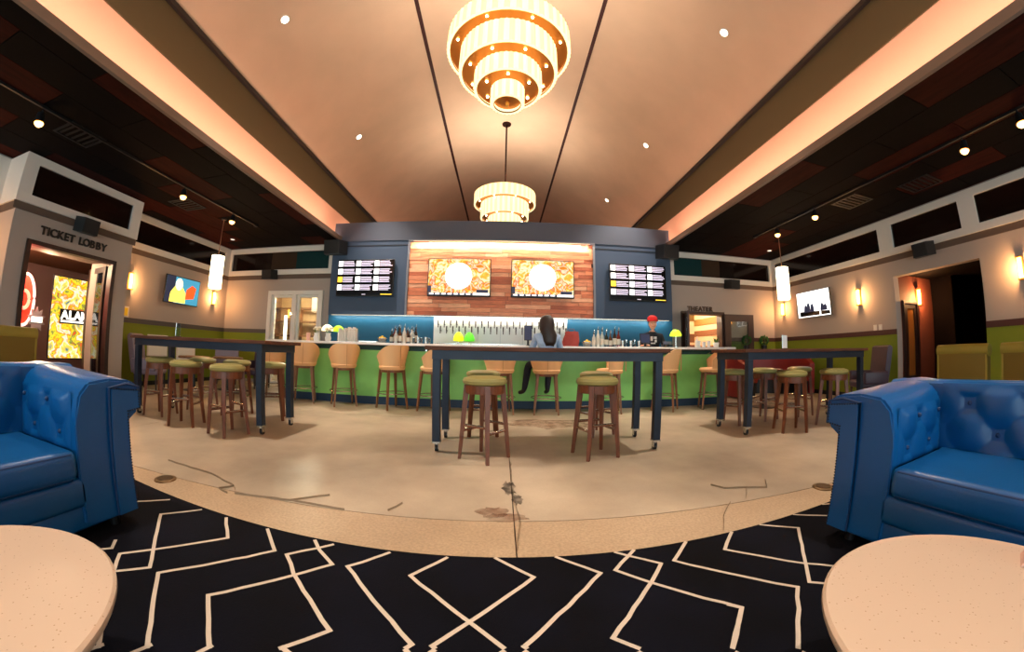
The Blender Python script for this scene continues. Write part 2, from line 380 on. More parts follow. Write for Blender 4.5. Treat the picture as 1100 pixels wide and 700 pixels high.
# ------------------------------------------------------------------ doors
def framed_leaf(t, x0, x1, y, z0, z1, th, st, m, paneM, name='door_leaf', bottom=None):
    b = bottom or st
    d = MB().box((x0, y, z0), (x0 + st, y + th, z1)).box((x1 - st, y, z0), (x1, y + th, z1)).box((x0 + st, y, z1 - st), (x1 - st, y + th, z1)).box((x0 + st, y, z0), (x1 - st, y + th, z0 + b)).build(name, m, t)
    MB().box((x0 + st, y + th*.4, z0 + b), (x1 - st, y + th*.6, z1 - st)).build('pane', paneM, d)
    return d
d1 = struct(MB().box((-6.57, 8.93, 0), (-6.45, 9.2, 2.57)).box((-4.92, 8.93, 0), (-4.80, 9.2, 2.57)).box((-6.45, 8.93, 2.46), (-4.92, 9.2, 2.57)).box((-5.74, 8.93, 0), (-5.62, 9.2, 2.46)).build('door_1', M_white))
for a, b_ in ((-6.45, -5.74), (-5.62, -4.92)):
    lf = framed_leaf(d1, a, b_, 9.02, .01, 2.46, .05, .07, M_white, M_pane)
    MB().cyl((b_ - .035, 9.0, .95), (b_ - .035, 9.0, 1.25), .012).build('pull_handle', M_chrome, lf)
d2 = struct(MB().box((4.78, 8.93, 0), (4.90, 9.2, 2.2)).box((6.06, 8.93, 0), (6.16, 9.2, 2.2)).box((4.9, 8.93, 2.12), (6.06, 9.2, 2.2)).build('door_2', M_dwood))
lf = framed_leaf(d2, 0, .98, 0, .02, 2.14, .05, .2, M_dwood, M_pane); lf.location = (6.12, 8.86, 0); lf.rotation_euler = (0, 0, math.radians(-3))
for ch in lf.children: pass
lf2 = framed_leaf(d2, 0, .6, 0, .02, 2.14, .05, .14, M_dwood, M_pane); lf2.location = (4.86, 8.92, 0); lf2.rotation_euler = (0, 0, math.radians(-112))
# room behind the white doors
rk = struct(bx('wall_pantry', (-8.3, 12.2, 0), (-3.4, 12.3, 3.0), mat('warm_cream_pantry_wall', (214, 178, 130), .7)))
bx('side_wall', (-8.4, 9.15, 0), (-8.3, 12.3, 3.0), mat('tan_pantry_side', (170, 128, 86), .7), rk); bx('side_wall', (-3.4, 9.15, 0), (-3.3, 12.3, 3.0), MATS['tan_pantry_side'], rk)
struct(bx('ceiling_pantry', (-8.4, 9.15, 2.95), (-3.3, 12.3, 3.05), M_white))
M_shelfw = mat('brown_shelf_wood', (112, 70, 42), .5)
sh = thing('pantry_shelf', 'tall brown shelf rack seen through the white double doors', 'shelf', (-7.2, 11.75, 0))
for x in (-1.0, 0, 1.0, 2.0): MB().box((x - .03, -.2, 0), (x + .03, .2, 2.4)).build('upright', M_shelfw, sh)
for z in (.4, .9, 1.4, 1.9, 2.36): MB().box((-1.0, -.2, z), (2.0, .2, z + .05)).build('shelf_board', M_shelfw, sh)
pl = thing('pantry_tube_lamp', 'glowing white upright tube lamp behind the left glass door leaf', 'lamp', (-6.75, 10.2, 0))
MB().cyl((0, 0, 0), (0, 0, .06), .12).build('base', M_chrome, pl); MB().cyl((0, 0, .06), (0, 0, 2.0), .05).build('tube', glow('white_tube_glow', (255, 240, 215), 5), pl, smooth=True)
point_light('pantry_light', (-5.8, 10.4, 2.6), 330, SOFT, .15)
cl = thing('pantry_ceiling_lamp', 'round white ceiling lamp inside the pantry behind the double doors', 'lamp', (-6.6, 10.3, 2.95)); MB().lathe([(.0, -.07), (.16, -.06), (.2, 0)], 20).build('diffuser', MATS['white_tube_glow'], cl, smooth=True); MB().lathe([(.22, -.02), (.23, 0)], 20).build('rim', M_white, cl)
# theater corridor with striped wall
cw = struct(bx('wall_corridor', (4.0, 10.9, 0), (8.0, 11.0, 2.9), mat('cream_corridor', (230, 190, 146), .7)))
bx('side_wall', (6.28, 9.15, 0), (6.36, 10.9, 2.9), MATS['cream_corridor'], cw); bx('side_wall', (4.2, 9.15, 0), (4.3, 10.9, 2.9), MATS['cream_corridor'], cw)
struct(bx('ceiling_corridor', (4.0, 9.15, 2.6), (8.0, 11.0, 2.7), M_white))
for za, zb, col in ((2.12, 2.5, (110, 80, 24)), (1.96, 2.0, (230, 190, 146)), (1.42, 1.7, (98, 56, 24)), (1.0, 1.34, (86, 40, 28)), (.3, .8, (110, 80, 24))):
    ms = mat('stripe_%d' % int(za*100), col, .7); bx('stripe', (4.3, 10.88, za), (6.28, 10.9, zb), ms, cw)
for za, zb, col in ((1.95, 2.15, (140, 104, 44)), (1.6, 1.78, (120, 74, 40)), (1.1, 1.3, (120, 74, 40))):  # stripe colours lightened to stand for the light on this side wall
    bx('stripe', (6.26, 9.15, za), (6.28, 10.86, zb), mat('lit_side_stripe_%d' % int(za*100), col, .7), cw)
point_light('corridor_light', (5.4, 10.0, 2.4), 90, SOFT, .12)
# passage door on the side wall
d3 = struct(MB().box((8.30, 4.86, 0), (8.36, 4.95, 2.1)).box((8.86, 4.86, 0), (8.93, 4.95, 2.1)).box((8.36, 4.86, 2.04), (8.86, 4.95, 2.1)).build('door_3', M_dwood))
framed_leaf(d3, 8.36, 8.86, 4.88, .02, 2.04, .04, .1, M_dwood, mat('amber_lit_door_glass', (150, 92, 40), .2), bottom=.5)

# ------------------------------------------------------------------ ticket lobby: dark door frame, poster, neon, doors
d4 = struct(MB().box((-7.62, 2.94, 0), (-7.46, 3.02, 2.5)).box((-7.62, 4.66, 0), (-7.46, 4.74, 2.5)).box((-7.62, 3.02, 2.43), (-7.46, 4.66, 2.5)).build('door_4', M_dwood))
g = framed_leaf(d4, 0, .95, -.025, .01, 2.4, .05, .11, M_dwood, glass('bluish_door_glass', (150, 170, 185), .25), bottom=.25); g.location = (-7.66, 4.66, 0); g.rotation_euler = (0, 0, math.radians(170))
MB().cyl((.85, -.07, .9), (.85, -.07, 1.4), .014).build('pull_handle', M_chrome, g)
g2 = framed_leaf(d4, 0, .85, -.025, .01, 2.4, .05, .11, M_dwood, MATS['bluish_door_glass'], bottom=.25); g2.location = (-7.66, 3.04, 0); g2.rotation_euler = (0, 0, math.radians(162))
def painted_art(name, stops, scale, strength, center=None, stretch=(1, 1, 1), extra=None):
    m = bpy.data.materials.new(name); m.use_nodes = True; nt = m.node_tree; N = nt.nodes.new; L = nt.links.new; b = nt.nodes['Principled BSDF']
    tc = N('ShaderNodeTexCoord'); mp = N('ShaderNodeMapping'); mp.inputs['Scale'].default_value = stretch; L(tc.outputs['Object'], mp.inputs[0])
    n = N('ShaderNodeTexNoise'); n.inputs['Scale'].default_value = scale; n.inputs['Detail'].default_value = 3; n.inputs['Distortion'].default_value = .5; L(mp.outputs[0], n.inputs[0])
    r = N('ShaderNodeValToRGB'); e = r.color_ramp.elements
    while len(e) < len(stops): e.new(.5)
    for k, (p, c) in enumerate(stops): e[k].position = p; e[k].color = lin(c)
    L(n.outputs[0], r.inputs[0])
    b.inputs['Base Color'].default_value = (0, 0, 0, 1); b.inputs['Roughness'].default_value = .25
    L(r.outputs[0], b.inputs['Emission Color']); b.inputs['Emission Strength'].default_value = strength
    MATS[name] = m; return m
ART = painted_art('poster_art', [(.28, (20, 110, 130)), (.38, (240, 200, 60)), (.45, (235, 235, 200)), (.5, (240, 120, 20)), (.56, (250, 210, 40)), (.62, (110, 130, 60)), (.7, (225, 60, 20))], 4.2, 1.1)
po = thing('lobby_poster', 'backlit colourful poster with big black lettering inside the ticket lobby', 'poster', (-9.0, 4.66, 1.39))
MB().box((-.03, -.44, -.84), (0, .44, .84)).build('lightbox', M_black, po)
MB().box((0, -.42, -.82), (.006, .42, .82)).build('print', ART, po)
blk = mat('black_poster_ink', (12, 10, 10), .6); wht = glow('white_poster_ink', (245, 240, 230), 1.2)
MB().box((.006, -.22, -.12), (.010, .42, .18), .02).build('logo_plate', blk, po)
MB().box((.010, -.19, -.09), (.013, .40, -.05), .01).build('small_line', wht, po)
def word(parent, txt, size, depth, m, step, bold, plane, start, z=0, label=None):
    ks = []
    x = 0
    widths = {'I': .5, 'E': .86, 'L': .8, 'T': .85, ' ': .6}
    pos = []
    for ch in txt:
        w = widths.get(ch, 1)*step; pos.append(x + w/2); x += w
    for ch, p in zip(txt, pos):
        if ch == ' ': continue
        me = text_mesh(ch, size, depth, bold); me.materials.append(m)
        o = link('letter', me, parent)
        if plane == 'x':   # reads along +Y on a wall facing +X
            o.rotation_euler = (PI/2, 0, PI/2); o.location = (0, start + p, z)
        else:              # reads along +X on a wall facing -Y
            o.rotation_euler = (PI/2, 0, 0); o.location = (start + p, 0, z)
    return x
lg = bpy.data.objects.new('logo_lettering', None)
word(po, 'ALAMO', .24, .004, wht, .17, .012, 'x', -.19, -.02)
for o in po.children:
    if o.name.startswith('letter'): o.location.x = .013
bpy.data.objects.remove(lg)
ne = thing('oval_neon_sign', 'red and orange oval neon sign on the lobby wall left of poster', 'neon sign', (-9.35, 3.80, 1.68))
def ell(ry, rz, n=40): return [(0, ry*math.cos(2*PI*i/n), rz*math.sin(2*PI*i/n)) for i in range(n)]
MB().tube(ell(.21, .50), .03, 8, True).build('outer_tube', glow('pale_pink_neon', (255, 190, 180), 1.6), ne, smooth=True)
mb = MB(); e_ = ell(.19, .47); mb.bm.faces.new([mb.bm.verts.new((-.02, p[1], p[2])) for p in e_]); mb.build('face', glow('red_neon_face', (235, 40, 20), 1.3), ne)
MB().tube(ell(.10, .17), .035, 8, True).build('inner_tube', glow('hot_red_neon', (255, 90, 70), 5), ne, smooth=True)
MB().cyl((-.08, 0, 0), (-.03, 0, 0), .1).build('mount', M_black, ne)
bs = thing('starburst_sign', 'small grey starburst sign with white plate under the oval neon', 'sign', (-9.2, 4.04, 1.3))
st_ = [((.20 if i % 2 else .12)*math.cos(2*PI*i/20), (.26 if i % 2 else .16)*math.sin(2*PI*i/20)) for i in range(20)]
MB().prism(st_, 'x', -.03, 0).build('burst', mat('grey_silver_board', (150, 140, 150), .4), bs)
MB().box((0, -.12, -.05), (.012, .12, .06), .01).build('plate', wht, bs)
point_light('lobby_light', (-8.7, 3.9, 2.5), 110, WARM, .1); point_light('lobby_red_light', (-9.0, 3.5, 2.2), 10, (1, .15, .08), .1)
for k, y in enumerate((3.55, 4.35)):
    dl = thing('lobby_downlight', 'small bright downlight in the lobby ceiling %s' % ('above the neon sign', 'above the poster')[k], 'downlight', (-8.7, y, 2.715)); MB().lathe([(0, -.012), (.05, -.012), (.055, 0)], 16).build('lens', glow('downlight_glow', (255, 225, 170), 12), dl); MB().ring([(.056, -.015), (.075, -.012), (.075, 0), (.056, 0)], 20).build('trim_ring', M_brass, dl)
sg = thing('ticket_lobby_sign', 'black raised letters reading TICKET LOBBY above the dark doorway', 'sign', (tx + .012, 0, 0))
L_ = word(sg, 'TICKET LOBBY', .185, .03, M_black, .128, .006, 'x', 3.14, 2.63)
sg2 = thing('theater_sign', 'dark raised letters reading THEATER above the striped corridor doorway', 'sign', (0, YB - .02, 0))
word(sg2, 'THEATER', .17, .03, mat('bronze_letter', (60, 40, 30), .35, metal=.6), .128, .006, 'y', 4.98, 2.22)

# ------------------------------------------------------------------ wood feature panel with planks
wp = thing('wood_feature_panel', 'panel of horizontal reclaimed reddish wood planks behind two televisions', 'wall panel', (0, 8.735, 0))
MB().box((-2.37, 0, 1.915), (2.255, .02, 3.79)).build('backing', M_groove, wp)
MB().box((-2.41, -.05, 1.9), (-2.36, .02, 3.83)).box((2.245, -.05, 1.9), (2.295, .02, 3.83)).box((-2.36, -.05, 3.78), (2.245, .02, 3.83)).build('frame', mat('grey_metal_edging', (120, 124, 134), .4), wp)
PW = [mat('plank_wood_%d' % k, c, .5, var=.18, vscale=4, stretch=(1.5, 8, 14)) for k, c in enumerate([(222, 138, 98), (208, 120, 82), (234, 160, 120), (182, 98, 66), (240, 178, 140), (220, 142, 106)])]
rows = 19; rh = (3.78 - 1.92)/rows
for r in range(rows):
    x = -2.355 - random.random()*.6; z = 1.92 + r*rh
    while x < 2.24:
        w = random.uniform(.55, 1.35); a, b_ = max(x, -2.355), min(x + w, 2.24); x += w
        if b_ - a > .04:
            d = random.uniform(.012, .03); MB().box((a + .003, -d, z + .003), (b_ - .003, 0, z + rh - .003)).build('plank', random.choice(PW), wp)

# ------------------------------------------------------------------ screens
LEAF = painted_art('autumn_leaves_screen', [(.25, (190, 70, 20)), (.36, (240, 150, 40)), (.42, (250, 225, 190)), (.47, (225, 90, 30)), (.52, (252, 200, 60)), (.58, (250, 230, 200)), (.64, (215, 190, 60)), (.74, (235, 110, 60))], 5.0, .95)
SCW = glow('screen_white', (255, 255, 255), 1.3); SCB = mat('screen_black', (6, 7, 12), .2); SCN = glow('screen_navy', (40, 46, 70), .5)
SCG = glow('screen_grey_text', (215, 205, 228), .62); SCY = glow('screen_yellow', (240, 200, 60), 1.0); SCT = glow('screen_teal', (60, 140, 170), .9)
def television(x, label, w=1.545, h=.94, zc=2.845):
    t = thing('television', label, 'television', (x, 8.66, zc), 0)
    MB().box((-w/2, -.06, -h/2), (w/2, -.005, h/2), .012).build('housing', M_black, t)
    MB().box((-.25, -.01, -.2), (.25, .045, .2)).build('wall_mount', M_black, t)
    s = MB().box((-w/2 + .02, -.063, -h/2 + .03), (w/2 - .02, -.06, h/2 - .02)).build('screen', LEAF, t)
    mb = MB(); mb.bm.faces.new([mb.bm.verts.new((.33*math.cos(2*PI*i/40) - .01, -.0655, .33*math.sin(2*PI*i/40) + .03)) for i in range(40)]); mb.build('white_disc', SCW, s)
    mb = MB()
    mb.box((-w/2 + .02, -.065, -h/2 + .03), (w/2 - .02, -.063, -h/2 + .085)); mb.build('ticker_bar', SCN, s)
    xx = -w/2 + .06
    while xx < .3:
        MB().box((xx, -.067, -h/2 + .045), (xx + .1, -.0655, -h/2 + .075)).build('ticker_block', SCW, s); xx += .15
    MB().box((.35, -.067, -h/2 + .035), (w/2 - .03, -.0655, -h/2 + .085)).build('ticker_block', SCW, s)
    MB().box((-w/2 + .02, -.0645, -h/2 + .09), (-w/2 + .1, -.0635, -h/2 + .26)).build('dark_patch', SCN, s); MB().box((w/2 - .34, -.0645, -h/2 + .09), (w/2 - .06, -.0635, -h/2 + .17)).build('dark_patch', SCN, s)
    for k in range(7):
        a = -.12 + .04*k; MB().box((a - .008, -.0665, .0), (a + .008, -.0657, .03 + .015*(k % 3))).build('disc_mark', mat('grey_mark', (150, 150, 155), .5), s)
    return t
television(-1.07, 'left of two televisions on the wood panel, autumn leaves and white disc')
television(.965, 'right of two televisions on the wood panel, autumn leaves and white disc')
def menu_screen(x, label, w=1.55, h=.95, zc=2.845):
    t = thing('menu_screen', label, 'screen', (x, 8.72, zc))
    MB().box((-w/2, -.06, -h/2), (w/2, -.005, h/2), .012).build('housing', M_black, t)
    MB().box((-.25, -.01, -.2), (.25, .028, .2)).build('wall_mount', M_black, t)
    s = MB().box((-w/2 + .02, -.063, -h/2 + .03), (w/2 - .02, -.06, h/2 - .02)).build('display', SCB, t)
    cw_, rh_ = (w - .06)/3, .205
    for c in range(3):
        for r in range(4):
            x0 = -w/2 + .03 + c*cw_; z1 = h/2 - .03 - r*rh_
            MB().box((x0, -.066, z1 - .15), (x0 + .13, -.063, z1 - .01)).build('thumbnail', SCY if (c, r) == (0, 2) else SCW, s)
            mb = MB()
            for k in range(4):
                ww = random.uniform(.75, 1)*(cw_ - .16); mb.box((x0 + .145, -.066, z1 - .036 - k*.038), (x0 + .145 + ww, -.063, z1 - .016 - k*.038))
            mb.build('text_block', SCG, s)
    MB().box((w/2 - .32, -.066, -h/2 + .04), (w/2 - .03, -.063, -h/2 + .06)).build('footer', SCY, s)
    MB().box((-.05, -.066, -h/2 + .04), (.05, -.063, -h/2 + .055)).build('footer_dot', SCG, s)
menu_screen(-3.5, 'black menu screen with twelve white listings left of wood panel')
menu_screen(3.43, 'black menu screen with twelve white listings right of wood panel')
def wall_tv(loc, face, tilt, label):
    t = thing('wall_television', label, 'television', loc, face)     # local: faces +X
    MB().cyl((-.16, 0, 0), (-.02, 0, 0), .03).box((-.2, -.1, -.12), (-.17, .1, .12)).build('arm_mount', M_black, t)
    b = MB().box((-.05, -.58, -.335), (0, .58, .335), .01).build('housing', M_black, t)
    b.rotation_euler = (0, math.radians(tilt), 0)
    return t, b
t, b = wall_tv((XL + .22, 7.07, 2.29), 0, 4, 'tilted television on left grey wall showing figure in yellow')
def shape(parent, pts, m, x, name): 
    mb = MB(); mb.prism(pts, 'x', x - .001, x); return mb.build(name, m, parent)
shape(b, [(-.56, -.315), (.56, -.315), (.56, .315), (-.56, .315)], SCT, .002, 'screen')
shape(b, [(-.56, -.315), (-.28, -.315), (-.28, .315), (-.56, .315)], SCN, .004, 'dark_area')
shape(b, [(-.42, -.3), (.12, -.3), (.10, -.05), (-.02, .08), (-.28, .08), (-.40, -.08)], glow('yellow_coat', (250, 225, 90), 1.1), .006, 'yellow_figure')
shape(b, [(-.15 + .12*math.cos(a*PI/8), .14 + .15*math.sin(a*PI/8)) for a in range(16)], glow('pale_head', (250, 220, 190), 1.1), .008, 'pale_head')
shape(b, [(.1, -.2), (.4, -.15), (.45, .12), (.3, .18), (.12, .05)], glow('orange_red_letters', (235, 80, 30), 1.1), .007, 'orange_patch')
t, b = wall_tv((XR - .22, 7.19, 2.29), PI, 4, 'tilted television on right grey wall showing dark riders on white')
shape(b, [(-.57, -.325), (.57, -.325), (.57, .325), (-.57, .325)], SCW, .002, 'screen')
for k, (yy, hh) in enumerate(((.40, .16), (.30, .2), (-.05, .22), (-.18, .26), (-.28, .2))):
    shape(b, [(yy - .07, -.2), (yy + .07, -.2), (yy + .06, -.2 + hh*.6), (yy + .02, -.2 + hh), (yy - .04, -.2 + hh*.8)], SCN, .005, 'dark_rider')
shape(b, [(-.5, -.3), (.2, -.3), (.2, -.2), (-.5, -.17)], SCB, .004, 'dark_ground'); shape(b, [(.25, -.3), (.55, -.3), (.55, -.22), (.25, -.2)], SCB, .004, 'dark_ground')

# ------------------------------------------------------------------ speakers, sconces, pendants, track lights
def speaker(loc, rz, label, s=1):
    t = thing('wall_speaker', label, 'speaker', loc, rz)             # local: faces +X, wall at x=0
    MB().box((0, -.06*s, -.05*s), (.10, .06*s, .05*s)).build('bracket', M_black, t)
    bd = MB(); bd.prism([(.07, -.23*s), (.07, .23*s), (.24*s + .06, .16*s), (.24*s + .06, -.16*s)], 'z', -.13*s, .13*s); o = bd.build('cabinet', M_black, t); o.rotation_euler = (0, math.radians(8), 0)
    MB().box((.24*s + .06, -.15*s, -.12*s), (.24*s + .07, .15*s, .12*s)).build('grille', mat('speaker_grille', (24, 24, 27), .8, bump=.3, bscale=300), o)
speaker((tx, 3.92, 2.97), 0, 'black wall speaker above the ticket lobby lettering')
speaker((-6.54, YB, 3.03), -PI/2, 'small black speaker above the white double doors')
speaker((6.43, YB, 3.01), -PI/2, 'small black speaker right above the theater lettering')
speaker((XR, 4.07, 2.97), PI, 'black wall speaker above the dark passage opening')
speaker((-4.36, 8.74, 3.64), -PI/2, 'large black speaker on left upper corner of the navy bar wall', 1.35)
speaker((4.26, 8.74, 3.70), -PI/2, 'large black speaker on right upper corner of the navy bar wall', 1.35)
SCG2 = glow('amber_sconce_glass', (255, 190, 90), 9)
def sconce(loc, rz, label, pw=22):
    t = thing('wall_sconce', label, 'sconce', loc, rz)
    MB().box((0, -.045, -.19), (.02, .045, .19), .005).build('backplate', M_brass, t)
    MB().box((.02, -.05, -.19), (.10, .05, -.165)).build('lower_cap', M_brass, t); MB().box((.02, -.05, .165), (.10, .05, .19)).build('upper_cap', M_brass, t)
    MB().cyl((.06, 0, -.165), (.06, 0, .165), .036, n=16).build('glass_tube', SCG2, t, smooth=True)
    p = Vector(loc) + Matrix.Rotation(rz, 3, 'Z') @ Vector((.17, 0, 0))
    point_light('sconce_light', p, pw, AMBER, .05)
sconce((XL, 5.6, 2.29), 0, 'amber sconce just right of the ticket lobby box')
sconce((XL, 8.42, 2.3), 0, 'amber sconce in the left corner below the pendant')
sconce((XL, 1.9, 2.3), 0, 'amber sconce left of the ticket lobby box')
sconce((XR, 5.87, 2.28), PI, 'amber sconce right of the riders television')
sconce((XR, 8.54, 2.3), PI, 'amber sconce in the right corner below the pendant')
sconce((XR, 2.35, 2.28), PI, 'amber sconce at right edge beyond the passage')
sconce((9.02, 4.93, 2.2), -PI/2, 'amber sconce inside the dark passage beside its door', 40)
def pendant(loc, label):
    t = thing('cylinder_pendant', label, 'pendant lamp', loc)
    MB().cyl((0, 0, LZ - .03), (0, 0, LZ), .06).build('canopy', M_black, t); MB().cyl((0, 0, 2.98), (0, 0, LZ), .008, n=8).build('cord', mat('pendant_cord', (150, 100, 70), .5), t)
    MB().cyl((0, 0, 2.25), (0, 0, 2.98), .145, n=32).build('shade', glow('pendant_white_shade', (255, 232, 190), 5.5), t, smooth=True)
    MB().ring([(.147, 2.24), (.15, 2.24), (.15, 2.26), (.147, 2.26)], 32).build('rim', M_brass, t)
pendant((-6.4, 6.6, 0), 'white glowing cylinder pendant lamp near the left wall television')
pendant((6.3, 6.65, 0), 'white glowing cylinder pendant lamp near the right wall television')
def track(x, y0, y1, label):
    t = thing('lighting_track', label, 'track', (x, 0, LZ)); MB().box((-.02, y0, -.035), (.02, y1, 0)).build('rail', M_black, t); MB().box((-.035, y1 - .12, -.05), (.035, y1, 0)).build('feed_box', M_black, t)
track(-5.86, .6, 7.2, 'black lighting track on the left dark ceiling'); track(6.0, .4, 7.2, 'black lighting track on the right dark ceiling')
def track_head(x, y, tgt, label, pw=160):
    t = thing('track_spotlight', label, 'spotlight', (x, y, LZ - .036)); d = (Vector(tgt) - Vector((x, y, LZ - .14))).normalized(); c = Vector((0, 0, -.12))
    MB().cyl((0, 0, -.06), (0, 0, 0), .012, n=8).build('stem', M_black, t)
    MB().cyl(c - d*.07, c + d*.07, .045, .065, n=20).build('can', M_black, t, smooth=True)
    MB().sphere(tuple(c + d*.07), .06, u=14, v=10).build('lens', glow('spot_lens_glow', (255, 196, 110), 6), t, smooth=True)
    MB().ring([(.06, 0), (.07, 0), (.07, .01), (.06, .01)], 20).build('bezel', M_brass, t, loc=tuple(c + d*.07), rot=d.to_track_quat('Z', 'Y').to_euler())
    spot_light('track_light', Vector((x, y, LZ - .155)) + d*.1, tgt, pw, WARM, 75, .7, .04)
for x, y, tg, lb in ((-5.9, 2.05, (-5.2, 2.3, 0), 'glowing track spotlight nearest the ticket lobby box'), (-5.86, 4.83, (-5.0, 4.4, 0), 'middle track spotlight on the left ceiling'), (-5.84, 6.28, (-5.6, 5.8, 0), 'far track spotlight beside the left pendant'),
                     (5.98, 6.33, (5.6, 5.8, 0), 'far track spotlight beside the right pendant'), (5.95, 5.14, (5.2, 4.6, 0), 'second farthest track spotlight on the right ceiling'), (6.0, 2.12, (5.2, 2.3, 0), 'bright track spotlight above the passage side of right ceiling'), (5.98, 1.33, (5.2, 1.0, 0), 'track spotlight at the right picture edge')):
    track_head(x, y, tg, lb)
def vent(x, y, label):
    t = thing('ceiling_vent', label, 'vent', (x, y, LZ)); MB().ring([(.36, -.012), (.42, -.012), (.42, 0), (.36, 0)], 4).build('frame', M_black, t, rot=(0, 0, PI/4))
    for k in range(5): MB().box((-.24, -.2 + k*.1 - .02, -.008), (.24, -.2 + k*.1 + .02, 0)).build('slat', M_black, t)
vent(-6.1, 2.75, 'dark square ceiling vent near the ticket lobby spotlight'); vent(7.0, 3.4, 'dark square ceiling vent above the passage opening'); vent(6.5, 4.6, 'dark square ceiling vent near the middle of right ceiling'); vent(-6.6, 5.6, 'dark square ceiling vent near the left pendant')
for x, y, lb in ((-7.38, 8.07, 'tiny round downlight in left ceiling corner'), (7.27, 8.1, 'tiny round downlight in right ceiling corner')):
    t = thing('ceiling_downlight', lb, 'downlight', (x, y, LZ)); MB().lathe([(0, -.01), (.05, -.01), (.055, 0)], 16).build('lens', glow('dim_downlight', (230, 220, 210), 1.2), t); MB().ring([(.056, -.012), (.07, -.01), (.07, 0), (.056, 0)], 20).build('trim_ring', M_white, t)
# recessed spots in the vault: where their directions meet the vault
def vault_hit(u, w):
    lo, hi = .1, 40
    for _ in range(60):
        m_ = (lo + hi)/2
        if EYE + w*m_ < vz(min(4.6, abs(u*m_))): lo = m_
        else: hi = m_
    return Vector((u*lo, lo, vz(u*lo)))
for u, w, lb in ((-.957, 1.358, 'small recessed light in the vault, upper left'), (-.482, .682, 'small recessed light in the vault, farther left'), (.909, 1.34, 'small recessed light in the vault, upper right'), (.455, .673, 'small recessed light in the vault, farther right'), (.308, .46, 'tiny recessed light low in the vault above bar wall, right'), (3.0, 0, 'recessed vault light above the right sofa'), (-3.0, 0, 'recessed vault light above the left sofa')):
    p = vault_hit(u, w) if w else Vector((u, -.3, vz(u))); nrm = Vector((-4.8*p.x/4.6**2, 0, -1)).normalized()
    t = thing('vault_downlight', lb, 'downlight', p); t.rotation_euler = nrm.to_track_quat('-Z', 'Y').to_euler()
    spot_light('vault_light', p + Vector((0, 0, -.05)), (p.x*.6, p.y, 0), 900, (1, .87, .74), 64, .8, .06)
    MB().lathe([(0, -.012), (.06, -.012), (.065, 0)], 16).build('lens', glow('vault_lens_glow', (255, 240, 215), 8), t); MB().ring([(.066, -.014), (.085, -.01), (.085, .01), (.066, .01)], 20).build('trim_ring', M_white, t)

# ------------------------------------------------------------------ chandeliers
CHG = glow('chandelier_glass_rods', (255, 236, 184), .95); CHG2 = glow('chandelier_gold_rods', (255, 224, 160), .86); CHB = mat('gold_bronze_underside', (196, 120, 50), .32, metal=.75); CHL = glow('chandelier_bulb', (255, 240, 200), 16)
def chandelier(y, label):
    t = thing('tiered_chandelier', label, 'chandelier', (0, y, 0))
    MB().lathe([(0, 7.86), (.13, 7.86), (.14, 7.9), (0, 7.905)], 24).build('canopy', mat('dark_bronze', (52, 26, 18), .4, metal=.6), t, smooth=True)
    MB().cyl((0, 0, 5.5), (0, 0, 7.87), .025, n=12).build('stem', MATS['dark_bronze'], t)
    MB().lathe([(0, 5.68), (.07, 5.66), (.09, 5.6), (.3, 5.55), (.8, 5.49), (.84, 5.45)], 40).build('top_plate', M_brass, t, smooth=True)
    R_ = [.865, .67, .455, .225]; Z_ = [(5.13, 5.45), (4.73, 5.15), (4.46, 4.75), (4.22, 4.48)]
    for k, (r, (z0, z1)) in enumerate(zip(R_, Z_)):
        inner = R_[k+1] - .0 if k < 3 else .0
        n = [72, 60, 44, 26][k]
        mb = MB()
        prof_n = n*2
        a_, b2, c2, d2_ = [], [], [], []
        for i in range(prof_n):
            rr = r if i % 2 else r - .012
            an = 2*PI*i/prof_n
            for lst, q, z in ((a_, rr, z0), (b2, rr, z1), (c2, r - .05, z1), (d2_, r - .05, z0)): lst.append(mb.bm.verts.new((q*math.cos(an), q*math.sin(an), z)))
        for A, B in ((a_, b2), (b2, c2), (c2, d2_), (d2_, a_)):
            for i in range(prof_n): mb.bm.faces.new((A[i], A[(i+1) % prof_n], B[(i+1) % prof_n], B[i]))
        for fi, fc in enumerate(mb.bm.faces): fc.material_index = 1 if fi < prof_n and (fi//2) % 2 else 0
        tier = mb.build('glass_tier', [CHG, CHG2], t)
        MB().ring([(r - .056, z0 - .004), (r - .046, z0 - .004), (r - .046, z0 + .012), (r - .056, z0 + .012)], 48).build('lower_hoop', M_brass, tier, smooth=30)
        if k < 3: MB().ring([(inner - .01, z0 + .03), (r - .05, z0 + .03), (r - .05, z0 + .04), (inner - .01, z0 + .04)], 48).build('under_plate', CHB, tier)
        else: MB().lathe([(0, z0 + .06), (r - .05, z0 + .06), (r - .05, z0 + .075), (0, z0 + .075)], 24).build('under_plate', CHB, tier)
        if k < 3:
            nb = [8, 8, 6][k]
            for i in range(nb):
                an = 2*PI*(i + .5)/nb; rm = (inner + r - .05)/2
                MB().sphere((rm*math.cos(an), rm*math.sin(an), z0 + .018), .017, u=10, v=6).build('bulb', CHL, tier)
        else: MB().lathe([(0, z0 - .05), (.02, z0 - .02), (.03, z0 + .03), (.01, z0 + .06)], 12).build('finial', M_brass, tier)
def vault_fill(y):  # added upward disc above each chandelier, brightening the vault
    o = area_light('added_vault_fill', (0, y, 5.72), 1.4, 1.4, 75, (1, .84, .68), (0, 0, 1)); o.data.shape = 'DISK'
for _y in (4.0, 9.6, -1.6): vault_fill(_y)
chandelier(4.0, 'large four tier glass chandelier hanging nearest the viewer')
chandelier(9.6, 'smaller looking far chandelier on a thin rod above the bar wall')
chandelier(-1.6, 'added unseen four tier glass chandelier behind the viewer, fill light for the lounge')  # third chandelier is added out of view as fill for lounge and bar

